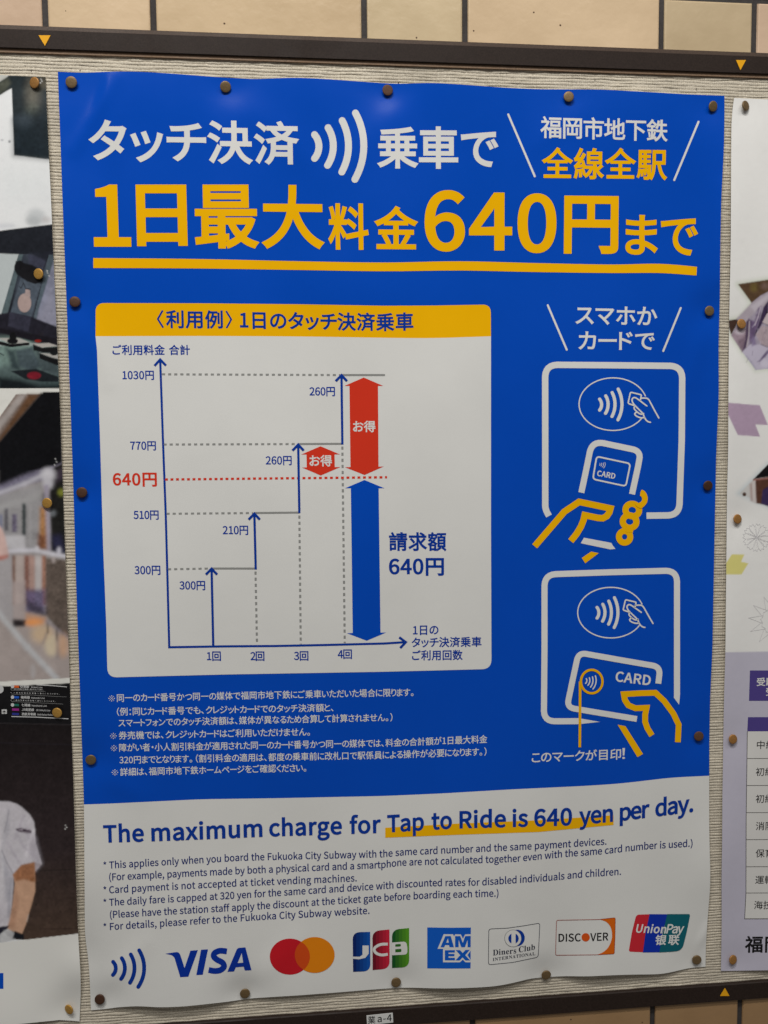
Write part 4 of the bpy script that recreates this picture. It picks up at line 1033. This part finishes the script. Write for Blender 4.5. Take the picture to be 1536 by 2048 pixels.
cv.poly([(-62,1594),(-60,1570),(-36,1570),(-33,1594),(-48,1602)], (166,130,106), .8); cv.ell(-48, 1546, 25, 32, (170,136,112), .8); cv.poly(ellipse(-48, 1538, 28, 30, 24, 180, 360), (24,20,20), 1); cv.ell(-20, 1548, 4, 7, (160,124,102), .8)
cv.stroke([(-48,1602),(-49,1850)], 1.2, (140,136,146), 1); cv.stroke([(-80,1620),(-74,1700),(-84,1780)], 4, (150,147,156), 4, .6)
cv.poly([(-400,1925),(-330,1925),(-2,1885.7),(-2,2100),(-400,2100)], (194,193,189), .5)
LE = np.array([(91,154),(95,250),(102,400),(110,590),(118.5,777),(126,985),(133,1180),(146.5,1560),(152,1760),(156,1867),(159,1915),(162,1965),(161,2000),(159,2043)], float)
tl_, vl_ = smoothed(LE, 150, 1, 7)
fLR = lambda y: np.interp(y, tl_, vl_)
LX0 = -330
us = np.concatenate([np.linspace(0, .68, 60)[:-1], np.linspace(.68, 1, 110)])
def xl_l(y): return LX0+0*np.asarray(y, float)
left_poster = empty('job_poster', at((-100, 2040), .001), label='poster with subway driving cab, train and white shirted staff pictures at the left edge', cat='poster')
sheet('photo_sheet', left_poster, ZL, xl_l, fLR, lambda x: np.interp(x, [LX0,0,40,91], [138,150,152,154]), lambda x: np.interp(x, [LX0,0,60,119,145,159], [2085,2052,2046,2040,2041.5,2043]),
      0, 1100, vcol_mat('printed_photo'), us=us, color=lambda X, Y: cv.sample(X, Y))
[p.build(n, left_poster, ZL) for n, p in SGL]

# right-hand poster
cr = Canvas(1430, 185, 1900, 1955, 1.5, (200, 199, 197))
G_ = lambda P: [(1376+x/5.12, 500+y/5.12) for x, y in P]
H_ = lambda P: [(1376+x/5.12, 900+y/5.12) for x, y in P]
star = G_([(512,350),(819,303),(1500,200),(1900,900),(1500,1500),(819,1212),(695,1225),(590,1085),(556,1040),(440,870),(422,718),(525,703),(600,625),(648,540)])
cr.poly(star, (140,156,122), 13, .75)
cr.poly(G_([(512,350),(819,303),(1500,200),(1900,900),(1500,1500),(819,1212),(650,540)]), (74,56,40), .8)
cr.ell(1508, 575, 7, 8, (96,82,44), 6, .8); cr.ell(1530, 572, 8, 7, (98,80,74), 5, .7)
cr.poly(G_([(410,721),(525,703),(490,780),(442,872),(420,800)]), (58,42,36), .8)
cr.poly(G_([(1500,330),(819,428),(740,468),(650,543),(600,625),(525,712),(443,872),(556,1042),(590,1085),(695,1226),(819,1214),(1500,1180)]), (138,130,144), .8)
K_ = lambda P: [(1440+x/5.77, 540+y/5.77) for x, y in P]
cr.poly(K_([(190,560),(360,385),(554,255),(900,200),(900,420),(470,420),(335,560),(300,690)]), (148,139,148), 3)
cr.poly(K_([(350,420),(554,280),(800,250),(554,330),(400,480)]), (168,161,170), 4, .8)
cr.poly(K_([(130,755),(190,665),(305,680),(300,800),(255,942)]), (132,116,126), 2); cr.ell(1440+225/5.77, 540+712/5.77, 9, 5, (182,173,182), 5, .8); cr.poly(K_([(200,820),(300,760),(290,880),(256,942)]), (94,78,90), 5, .8)
cr.poly(K_([(300,600),(335,560),(338,760),(305,890),(258,940),(292,800)]), (68,54,74), 2)
cr.poly(K_([(335,570),(400,590),(440,440),(472,418),(455,600),(405,740),(345,860),(338,780)]), (88,73,100), 3)
cr.stroke(K_([(340,590),(332,760),(308,885)]), 1.6, (166,156,162), 1); cr.stroke(K_([(468,425),(440,540),(400,640)]), 2.2, (164,154,166), 1.2, .9)
cr.poly(K_([(560,350),(505,425),(488,480),(440,640),(395,750),(360,850),(430,715),(492,612),(560,540)]), (52,40,64), 2)
cr.poly(K_([(560,470),(900,470),(900,640),(554,638),(489,603)]), (166,154,157), 1); cr.stroke(K_([(490,610),(556,640),(700,650)]), 1.2, (60,48,58), .8); cr.stroke(K_([(530,490),(560,488)]), 2.4, (28,22,34), .8)
cr.poly(K_([(412,740),(490,640),(560,655),(900,700),(900,900),(560,892),(470,852)]), (146,132,138), 1.5); cr.stroke(K_([(468,856),(556,892),(700,900)]), 1.1, (78,64,76), .8); cr.stroke(K_([(520,700),(475,840)]), .9, (118,102,112), .8)
cr.poly(K_([(258,948),(350,858),(460,862),(556,900),(900,920),(900,1120),(556,1135),(415,1152)]), (160,154,170), 2)
cr.poly(K_([(360,800),(400,760),(420,860),(370,880)]), (104,92,122), 3, .8); cr.poly(K_([(430,1060),(455,1040),(500,980),(560,915),(560,960),(470,1055)]), (92,82,108), 1.8); cr.ell(1440+520/5.77, 540+1080/5.77, 9, 8, (176,171,184), 6, .8)
cr.stroke(K_([(300,990),(360,1060),(415,1150)]), 2.5, (134,130,148), 2, .7)
for q in range(14):
    px, py = 1376+(600+RNG.uniform(0, 210))/5.12, 500+(560+RNG.uniform(0, 600))/5.12; a = RNG.uniform(.8, 1.5)
    cr.stroke([(px, py), (px-7*math.cos(a), py+9*math.sin(a))], 1.2, [(96,86,104),(168,162,176)][q % 2], 1.2, .5)
cr.poly(H_([(819,140),(520,445),(819,580),(1400,760),(1700,500),(1400,0)]), (140,160,170), 12, .75)
cr.poly(H_([(819,147),(530,445),(819,575),(1400,700),(1700,500),(1400,0)]), (176,174,172), .8)
cr.poly(H_([(819,147),(668,300),(819,275),(1400,200),(1400,0)]), (16,14,16), 1); cr.poly(H_([(690,305),(819,275),(1400,200),(1400,600),(819,570),(700,545),(690,430)]), (74,48,38), 1.5)
cr.stroke(H_([(668,306),(819,290)]), 3, (126,86,80), 1.2); cr.poly(H_([(630,350),(690,310),(700,545),(640,520)]), (150,130,126), 3, .8); cr.poly(H_([(655,330),(685,315),(695,540),(665,535)]), (178,172,170), 1.5, .9)
cr.poly(H_([(765,410),(819,375),(1200,380),(1200,640),(819,575),(748,552)]), (50,38,72), 1.5); cr.ell(1376+577/5.12, 900+455/5.12, 3.8, 4, (66,46,36), 1.2)
cr.poly(G_([(400,1563),(735,1590),(819,1793),(690,1787),(738,1912),(510,1895),(412,1690),(400,1660)]), (152,132,152), .7)
cr.poly(H_([(450,1068),(577,1070),(543,1145),(618,1160),(548,1275),(385,1275),(385,1165)]), (188,181,112), .7)
cr.poly([(1400,1305.2),(1536,1303.4),(1920,1300),(1920,1970),(1400,1970)], (164,161,174), .7)
dk = np.clip((.5-cr.C.mean(-1))/.2, .05, 1)[..., None]; keep = cr.C.copy(); cr.mottle(1430, 185, 1900, 1950, .09, 3); cr.C = keep+(cr.C-keep)*dk; cr.mottle(1430, 185, 1900, 1950, .006, 6)
RE = np.array([(1468.3,196),(1465.5,212),(1463,240),(1462.3,320),(1462,400),(1461.5,500),(1458.3,640),(1457,780),(1456.5,900),(1454,990),(1453,1100),(1451,1300),(1448,1400),(1446.5,1490),(1444.8,1600),(1444.4,1680),(1443,1755),(1443.5,1850),(1442,1942)], float)
tr_, vr_ = smoothed(RE, 170, 1, 7)
right_poster = empty('exam_poster', at((1600, 1940), .001), label='pale recruitment poster with a printed jacket picture and exam table at the right edge', cat='poster')
sheet('photo_sheet', right_poster, ZR, lambda y: np.interp(y, tr_, vr_), lambda y: 1870+0*np.asarray(y, float),
      lambda x: np.interp(x, [1468,1536,1870], [196,199,212]), lambda x: np.interp(x, [1442,1536,1870], [1942,1940.5,1915]), 0, 900,
      vcol_mat('printed_sheet'), us=np.concatenate([np.linspace(0, .24, 70)[:-1], np.linspace(.24, 1, 50)]), color=lambda X, Y: cr.sample(X, Y))
rp.build('exam_table', right_poster, ZR); [p.build(n, right_poster, ZR) for n, p in rtl]; fl.build('flower_line_art', right_poster, ZR); fl2.build('flower_line_art', right_poster, ZR)

# ------------------------------------------------------------------ notice board: woven panel and rails
def fabric_mat():
    m, nt, b = new_mat('woven_cloth')
    tc = nd(nt, 'ShaderNodeTexCoord'); mp = nd(nt, 'ShaderNodeMapping'); mp.inputs['Scale'].default_value = (420, 420, 900)
    n = nd(nt, 'ShaderNodeTexNoise'); n.inputs['Scale'].default_value = 1; n.inputs['Detail'].default_value = 3
    nt.links.new(tc.outputs['Object'], mp.inputs['Vector']); nt.links.new(mp.outputs[0], n.inputs['Vector'])
    r = nd(nt, 'ShaderNodeValToRGB'); r.color_ramp.elements[0].position = .3; r.color_ramp.elements[1].position = .7
    r.color_ramp.elements[0].color = (.50, .44, .345, 1); r.color_ramp.elements[1].color = (.77, .70, .58, 1)
    ns = nd(nt, 'ShaderNodeTexNoise'); ns.inputs['Scale'].default_value = 14; ns.inputs['Detail'].default_value = 5; nt.links.new(tc.outputs['Object'], ns.inputs['Vector'])
    ms = nd(nt, 'ShaderNodeMapRange'); ms.inputs['From Min'].default_value = .3; ms.inputs['From Max'].default_value = .7; ms.inputs['To Min'].default_value = .84; ms.inputs['To Max'].default_value = 1.06
    vs_ = nd(nt, 'ShaderNodeVectorMath', operation='SCALE'); nt.links.new(ns.outputs['Fac'], ms.inputs['Value']); nt.links.new(ms.outputs[0], vs_.inputs['Scale'])
    nt.links.new(n.outputs['Fac'], r.inputs['Fac']); nt.links.new(r.outputs[0], vs_.inputs[0]); nt.links.new(vs_.outputs[0], b.inputs['Base Color'])
    b.inputs['Roughness'].default_value = .92; b.inputs['Specular IOR Level'].default_value = .15
    w = nd(nt, 'ShaderNodeTexWave', wave_type='BANDS', bands_direction='X'); w.inputs['Scale'].default_value = 130; w.inputs['Distortion'].default_value = 1.5; w.inputs['Detail'].default_value = 2; w.inputs['Detail Scale'].default_value = 8
    nt.links.new(tc.outputs['Object'], w.inputs['Vector'])
    mx = nd(nt, 'ShaderNodeMath', operation='ADD'); nt.links.new(n.outputs['Fac'], mx.inputs[0]); nt.links.new(w.outputs['Fac'], mx.inputs[1])
    bp = nd(nt, 'ShaderNodeBump'); bp.inputs['Strength'].default_value = .35; bp.inputs['Distance'].default_value = .0007
    nt.links.new(mx.outputs[0], bp.inputs['Height']); nt.links.new(bp.outputs[0], b.inputs['Normal'])
    return m
XA, XB = -.86, 1.02
board = empty('notice_board', [0, -.56, 0], label='long station notice board of beige ribbed cloth held between dark brown rails', cat='notice board')
YT, YB = float(at((768, 131))[1]), -.5402
pitch = .00345; nr = int((YT-YB)/pitch)+1
cols = np.linspace(XA, XB, 300)
def wob(n, k, amp):
    r = RNG.normal(size=(n, 300)); ker = np.hanning(k); ker /= ker.sum()
    return np.apply_along_axis(lambda q: np.convolve(q, ker, 'same'), 1, r)*amp
prof = [(0, 0.), (.12, .66), (.32, .98), (.66, 1.0), (.88, .70)]
W1 = wob(nr+2, 6, .0006); WH = 1+wob(nr+2, 4, .45)
drift = np.convolve(RNG.normal(size=320), np.hanning(40)/20, 'same')[:300]*.0012
rowsP = []
for k in range(nr+1):
    for f, hgt in prof:
        y = YB+(k+f)*pitch+W1[k]*(1-f)+W1[k+1]*f+drift
        z = np.minimum(-.00075+hgt*.00085*WH[k], .00035)
        rowsP.append(np.stack([cols, np.minimum(y, YT+.0025), z+0*cols], 1))
V = np.array(rowsP); nrw, nc = V.shape[:2]; idx = np.arange(nrw*nc).reshape(nrw, nc)
Fc = np.stack([idx[:-1, :-1].ravel(), idx[:-1, 1:].ravel(), idx[1:, 1:].ravel(), idx[1:, :-1].ravel()], 1).tolist()
mesh('ribbed_cloth', V.reshape(-1, 3), Fc, fabric_mat(), board, smooth=True)

def rail_mat(name, c, rough=.42, spec=.4):
    m, nt, b = new_mat(name); b.inputs['Specular IOR Level'].default_value = spec; tc = nd(nt, 'ShaderNodeTexCoord')
    n = nd(nt, 'ShaderNodeTexNoise'); n.inputs['Scale'].default_value = 600; n.inputs['Detail'].default_value = 4; nt.links.new(tc.outputs['Object'], n.inputs['Vector'])
    r = nd(nt, 'ShaderNodeValToRGB'); r.color_ramp.elements[0].color = tuple(np.array(c)*.6)+(1,); r.color_ramp.elements[1].color = tuple(np.array(c)*1.4)+(1,)
    e_ = r.color_ramp.elements.new(.74); e_.color = tuple(np.array(c)*1.5+.004)+(1,); e_ = r.color_ramp.elements.new(.8); e_.color = tuple(np.array(c)*2.4+.03)+(1,)
    nr_ = nd(nt, 'ShaderNodeTexNoise'); nr_.inputs['Scale'].default_value = 25; nr_.inputs['Detail'].default_value = 5; nt.links.new(tc.outputs['Object'], nr_.inputs['Vector'])
    mr_ = nd(nt, 'ShaderNodeMapRange'); mr_.inputs['From Min'].default_value = .3; mr_.inputs['From Max'].default_value = .7; mr_.inputs['To Min'].default_value = rough*.75; mr_.inputs['To Max'].default_value = min(1, rough*1.3)
    nt.links.new(nr_.outputs['Fac'], mr_.inputs['Value'])
    nt.links.new(n.outputs['Fac'], r.inputs['Fac']); nt.links.new(r.outputs[0], b.inputs['Base Color']); nt.links.new(mr_.outputs[0], b.inputs['Roughness'])
    n2 = nd(nt, 'ShaderNodeTexNoise'); n2.inputs['Scale'].default_value = 1500; nt.links.new(tc.outputs['Object'], n2.inputs['Vector'])
    bp = nd(nt, 'ShaderNodeBump'); bp.inputs['Strength'].default_value = .3; bp.inputs['Distance'].default_value = .0003
    nt.links.new(n2.outputs['Fac'], bp.inputs['Height']); nt.links.new(bp.outputs[0], b.inputs['Normal'])
    return m
RAIL = rail_mat('rail_dark', (.020, .012, .009), .5, .16); LINER = rail_mat('liner_brown', (.17, .105, .062), .6)
ZF = .0045
def Yp(px, z): return float(at(px, z)[1])
yt_top = Yp((768, 76.5), .003); yt_ch = Yp((768, 85), ZF); yt_bot = Yp((768, 121.5), ZF)
yb_top = Yp((768, 2019), ZF); yb_bot = Yp((953, 2040), ZF)
V, Fc = prism([(yt_bot,-.002),(yt_bot,ZF-.0005),(yt_bot+.0005,ZF),(yt_ch-.0004,ZF),(yt_ch,ZF-.0004),(yt_ch,-.002)][::-1], XA, XB)
top_rail = mesh('rail', V, Fc, RAIL, board)
V, Fc = prism([(yt_ch+.0002,-.002),(yt_ch+.0002,ZF-.0010),(yt_top-.0004,ZF-.0026),(yt_top,ZF-.0030),(yt_top,-.002)][::-1], XA, XB)
mesh('rail_lip', V, Fc, rail_mat('lip_brown', (.048, .030, .021), .5, .2), board)
V, Fc = prism([(yb_bot,-.002),(yb_bot,ZF-.0006),(yb_bot+.0006,ZF),(yb_top-.0010,ZF),(yb_top,ZF-.0012),(yb_top+.0004,-.002)][::-1], XA, XB)
bot_rail = mesh('rail', V, Fc, RAIL, board)
V, Fc = box((XA, YT-.0005, -.003), (XB, yt_bot+.0004, .0022)); mesh('liner_strip', V, Fc, LINER, board)
V, Fc = box((XA, yb_bot+.001, -.008), (XB, yt_top-.001, -.0032)); mesh('backing_panel', V, Fc, LINER, board)
TRI = ink('marker_yellow', (.88, .42, .01), rough=.35)
def plate(name, pts, z, t, mat, parent):
    P = at(np.array(pts, float), z+t); n = len(P)
    V = np.concatenate([P, P-np.array([0, 0, t])]); Fc = [tuple(range(n))[::-1], tuple(range(n, 2*n))]+[(i, (i+1) % n, n+(i+1) % n, n+i) for i in range(n)]
    return mesh(name, V, Fc, mat, parent)
plate('arrow_marker', [(77,70.5),(101,70.5),(89.8,91.6)], ZF, .0006, TRI, top_rail)
plate('arrow_marker', [(1472,120),(1492,120),(1481,140)], ZF, .0006, TRI, top_rail)
plate('arrow_marker', [(1450.2,1976.3),(1459,1992),(1440.7,1992)], ZF, .0006, TRI, bot_rail)
# location tag stuck on the lower rail
tagp = plate('location_tag', [(733,2031.5),(785.5,2026),(786.6,2045),(734.3,2050.5)], ZF+.0001, .0006, ink('tag_white', (.72, .72, .70), rough=.5), None)
tag(tagp, 'small white paper tag with a black code stuck on the lower rail', 'tag')
tt = Print(); line(tt, "業", [(735.5,2047),(751,2045.5)], 17, BLACK, .006); line(tt, "a-4", [(755,2044.5),(783.5,2041.8)], 18, BLACK, .012); flush()
to = tt.build('tag_code', None, lambda X, Y: ZF+.0007+0*X, base=.0001); to.parent = tagp

# ------------------------------------------------------------------ tiled wall
TILE_COL = [(.68,.51,.32), (.72,.54,.35), (.60,.47,.30), (.66,.52,.33), (.70,.51,.37), (.62,.50,.32)]
def tile_mat(i, c):
    m, nt, b = new_mat('glazed_tile_%d' % i); tc = nd(nt, 'ShaderNodeTexCoord')
    n = nd(nt, 'ShaderNodeTexNoise'); n.inputs['Scale'].default_value = 9; n.inputs['Detail'].default_value = 6; nt.links.new(tc.outputs['Object'], n.inputs['Vector'])
    r = nd(nt, 'ShaderNodeValToRGB'); r.color_ramp.elements[0].position = .3; r.color_ramp.elements[1].position = .7
    r.color_ramp.elements[0].color = tuple(np.array(c)*(.86, .84, .80))+(1,); r.color_ramp.elements[1].color = tuple(np.minimum(np.array(c)*1.08, .9))+(1,)
    v = nd(nt, 'ShaderNodeTexVoronoi'); v.inputs['Scale'].default_value = 42; nt.links.new(tc.outputs['Object'], v.inputs['Vector'])
    lt = nd(nt, 'ShaderNodeMath', operation='LESS_THAN'); lt.inputs[1].default_value = .045; nt.links.new(v.outputs['Distance'], lt.inputs[0])
    mx = nd(nt, 'ShaderNodeMix', data_type='RGBA'); mx.inputs['B'].default_value = (.12, .07, .04, 1)
    nt.links.new(n.outputs['Fac'], r.inputs['Fac']); nt.links.new(r.outputs[0], mx.inputs['A']); nt.links.new(lt.outputs[0], mx.inputs['Factor'])
    nt.links.new(mx.outputs['Result'], b.inputs['Base Color'])
    b.inputs['Roughness'].default_value = .22; b.inputs['Specular IOR Level'].default_value = .5
    n2 = nd(nt, 'ShaderNodeTexNoise'); n2.inputs['Scale'].default_value = 60; n2.inputs['Detail'].default_value = 3; nt.links.new(tc.outputs['Object'], n2.inputs['Vector'])
    bp = nd(nt, 'ShaderNodeBump'); bp.inputs['Strength'].default_value = .45; bp.inputs['Distance'].default_value = .0010
    nt.links.new(n2.outputs['Fac'], bp.inputs['Height']); nt.links.new(bp.outputs[0], b.inputs['Normal'])
    return m
TM = [tile_mat(i, c) for i, c in enumerate(TILE_COL)]
GROUT = rail_mat('grout_dark', (.036, .031, .030), .9)
wall = tag(mesh('wall', *box((-1.25, -1.05, -.035), (1.35, 1.0, -.0026)), GROUT), kind='structure', label='station wall of beige glazed tiles with dark joints')
ZT = .0005
def tile(x0, x1, y0, y1, mat):
    j = lambda s: RNG.normal()*s
    c = .0022; z0 = -.0024; z1 = ZT+j(.0003); tx, ty = j(.0004), j(.0004)
    ring_ = [(x0,y0),(x1,y0),(x1,y1),(x0,y1)]; cx, cy = (x0+x1)/2, (y0+y1)/2
    V = []; 
    for (x, y), s in [(p, 0) for p in ring_]: V.append((x, y, z0))
    for x, y in ring_: V.append((x, y, z1-.0018))
    for k in (.35, 1.0):
        for x, y in ring_:
            sx = 1 if x < cx else -1; sy = 1 if y < cy else -1
            V.append((x+sx*c*k, y+sy*c*k, (z1-.0006 if k < 1 else z1)+tx*(x-cx)/.2+ty*(y-cy)/.06))
    Fc = []
    for l in range(3):
        for i in range(4):
            a = l*4+i; b = l*4+(i+1) % 4; Fc.append((a, b, b+4, a+4))
    Fc.append((12, 13, 14, 15))
    o = mesh('tile', V, Fc, mat, wall, smooth=False)
    return o
wx = lambda px, y: float(at((px, y), ZT)[0])
J = .0062
tj = [wx(89,20), wx(306,30), wx(728.5,40), wx(930.5,50), wx(1324,60), wx(1510,60)]   # joint centres of the visible upper course
ph_, pl_ = (tj[1]-tj[0]), (tj[2]-tj[1])
yj = Yp((1450, -3), ZT)                           # joint above the visible course
ch_ = .0625; pit = ch_+J
per = tj[3]-tj[1]
def course(y0, y1, joints, cs=None):
    for i, (a, b) in enumerate(zip(joints[:-1], joints[1:])):
        m = TM[cs[i]] if cs and i < len(cs) else TM[int(RNG.integers(len(TM)))]
        tile(a+J/2, b-J/2, y0, y1, m)
def extend(j, lo, hi):
    j = list(j)
    while j[0] > lo: j.insert(0, j[0]-((j[2]-j[1]) if len(j) > 2 and (j[1]-j[0]) < .17 else (j[2]-j[1])))
    while j[-1] < hi: j.append(j[-1]+((j[-2]-j[-3])))
    return j
up = extend(tj, -1.1, 1.2)
k0 = up.index(tj[0]) if tj[0] in up else 0
cs = [None]*(len(up)-1)
vis = {k0-1: 4, k0: 1, k0+1: 0, k0+2: 3, k0+3: 1, k0+4: 2, k0+5: 4}
cs = [vis.get(i, int(RNG.integers(6))) for i in range(len(up)-1)]
course(yj-ch_-.02, yj-J/2, up, cs)
for r_ in (1, 2, 3):
    sh = (per/2 if r_ % 2 else 0)
    course(yj+J/2+(r_-1)*pit, yj+J/2+(r_-1)*pit+ch_, [x+sh for x in up])
ywx = lambda px: float(at((px, 2030), ZT)[0])
bj = extend([ywx(750), ywx(945.5), ywx(1306), ywx(1481)], -1.1, 1.2)
ybt = yb_bot+.006
BM = [tile_mat(20+i, c) for i, c in enumerate([(.37,.225,.11),(.35,.225,.115),(.39,.24,.12)])]
TM2 = TM; TM = BM+BM
course(ybt-.068, ybt, bj, None)
for r_ in (1, 2, 3):
    sh = (per/2 if r_ % 2 else 0)
    course(ybt-.068-J-(r_-1)*pit-ch_, ybt-.068-J-(r_-1)*pit, [x+sh for x in bj])

# ------------------------------------------------------------------ thumbtacks
def metal(name, c, rough, met=.85, spot=(.03, .02, .015)):
    m, nt, b = new_mat(name); tc = nd(nt, 'ShaderNodeTexCoord')
    n = nd(nt, 'ShaderNodeTexNoise'); n.inputs['Scale'].default_value = 700; n.inputs['Detail'].default_value = 5; nt.links.new(tc.outputs['Object'], n.inputs['Vector'])
    r = nd(nt, 'ShaderNodeValToRGB'); r.color_ramp.elements[0].position = .35; r.color_ramp.elements[1].position = .62
    r.color_ramp.elements[0].color = tuple(np.array(c)*.72)+(1,); r.color_ramp.elements[1].color = tuple(c)+(1,)
    nt.links.new(n.outputs['Fac'], r.inputs['Fac']); nt.links.new(r.outputs[0], b.inputs['Base Color'])
    b.inputs['Metallic'].default_value = met; b.inputs['Roughness'].default_value = rough
    return m
MET = {'bronze': metal('aged_bronze', (.23, .15, .07), .45, .4), 'brown': metal('brown_tack', (.085, .035, .018), .5, .3), 'brass': metal('brass', (.60, .33, .07), .45, .35), 'copper': metal('copper_brass', (.46, .22, .06), .5, .35),
       'rust': metal('rusty_bronze', (.13, .058, .03), .7, .2)}
def tack_mesh(mat, r=.0058):
    prof = [(0, .0018), (r*.5, .00178), (r*.86, .00168), (r*.96, .00145), (r, .0010), (r*.97, .0002), (r*.88, 0), (.0006, 0), (.0006, -.004), (0, -.0062)]
    n = 28; V = [(0, 0, prof[0][1])]; Fc = []
    for rr, z in prof[1:-1]: V += [(rr*math.cos(2*math.pi*k/n), rr*math.sin(2*math.pi*k/n), z) for k in range(n)]
    V.append((0, 0, prof[-1][1])); L = len(prof)-2
    for k in range(n): Fc.append((0, 1+k, 1+(k+1) % n))
    for l in range(L-1):
        a = 1+l*n; b = a+n
        for k in range(n): Fc.append((a+k, b+k, b+(k+1) % n, a+(k+1) % n))
    e = len(V)-1; a = 1+(L-1)*n
    for k in range(n): Fc.append((e, a+(k+1) % n, a+k))
    me = bpy.data.meshes.new('thumbtack')
    me.from_pydata([(x, -z, y) for x, y, z in V], [], Fc); me.materials.append(mat)
    me.polygons.foreach_set('use_smooth', [True]*len(Fc)); me.update()
    return me
TME = {k: tack_mesh(v) for k, v in MET.items()}
def tack(uv, zf, kind, tx, tz, label, group, s=1.0):
    P = onto(np.array(uv, float), zf, .0021)
    o = bpy.data.objects.new('thumbtack', TME[kind]); COL.objects.link(o); o.location = w2b(P)
    o.rotation_euler = (math.radians(tx), 0, math.radians(tz)); o.scale = (s, 1, s)
    tag(o, label, 'thumbtack', group)
G1 = 'thumbtacks holding the blue poster'; G2 = 'thumbtacks holding the neighbouring posters'
lm = ['dull bronze thumbtack in the top left corner of the blue poster', 'bronze thumbtack on the top edge of the blue poster above the white Japanese headline start',
      'rusty speckled thumbtack at the middle of the top edge of the blue poster', 'bronze thumbtack on the top edge above the orange station words', 'dark bronze thumbtack in the top right corner of the blue poster',
      'dark brown thumbtack left of the yellow chart title', 'dark brown thumbtack on the left edge beside the red 640 label', 'olive bronze thumbtack left of the small white Japanese notes',
      'grey bronze thumbtack right of the white smartphone slogan', 'brown thumbtack right of the upper card reader drawing', 'speckled bronze thumbtack right of the yellow hand with the bank card',
      'reddish brown thumbtack in the bottom left corner of the blue and white poster', 'olive thumbtack on the bottom edge below the blue italic payment word', 'bronze thumbtack on the bottom edge below the three colour letter blocks',
      'bronze thumbtack on the bottom edge between the grey and orange framed marks', 'dark bronze thumbtack in the bottom right corner of the blue and white poster']
kinds = ['bronze','bronze','rust','bronze','bronze','brown','brown','bronze','bronze','brown','rust','brown','bronze','bronze','bronze','bronze']
for i, (p, k, lb_) in enumerate(zip(PINS_M, kinds, lm)):
    tack(p, ZM, k, RNG.normal()*4+(5 if i < 5 else 0), RNG.normal()*5+(12 if i in (4,) else 0), lb_, G1, 1.0 if i != 0 else 1.03)
for p, k, tz, lb_ in zip(PINS_L, ['copper','brass','brass','brass','brass'], [-22,-20,-14,-14,-28],
    ['copper coloured thumbtack at the top corner of the driving cab picture','yellow brass thumbtack over the black knob in the driving cab picture','yellow brass thumbtack beside the orange pole in the blurred train picture',
     'yellow brass thumbtack at the end of the black route sign','yellow brass thumbtack in the bottom corner of the left poster']): tack(p, ZL, k, 4, tz, lb_, G2, .98)
for p, k, tz, lb_ in zip(PINS_R, ['bronze','copper','copper','copper','copper'], [24,8,14,10,16],
    ['dark bronze thumbtack in the top corner of the pale right poster','copper thumbtack on the sleeve of the printed jacket','copper thumbtack above the violet flower line art','copper thumbtack on lavender paper beside the exam table','copper thumbtack in the bottom corner of the lavender paper']): tack(p, ZR, k, -6, tz, lb_, G2, .98)
print('TEXTFIT', DBG)

HOLE = rail_mat('hole_dark', (.02, .015, .01), .9)
for x, y, r_ in [(797,166,.9),(1393,178,1.0),(160,141,.8),(50,131,.7),(62,141,.8),(1456,330,.7),(128,640,.7),(1190,160,.7),(640,128,.6)]:
    P = at((x, y), .0006); e = [(P[0]+r_*.0007*math.cos(a*math.pi/4), P[1]+r_*.0007*math.sin(a*math.pi/4), .0006) for a in range(8)]
    mesh('pin_hole', e+[(P[0], P[1], -.001)], [tuple(range(8))]+[(8, (i+1) % 8, i) for i in range(8)], HOLE, board)
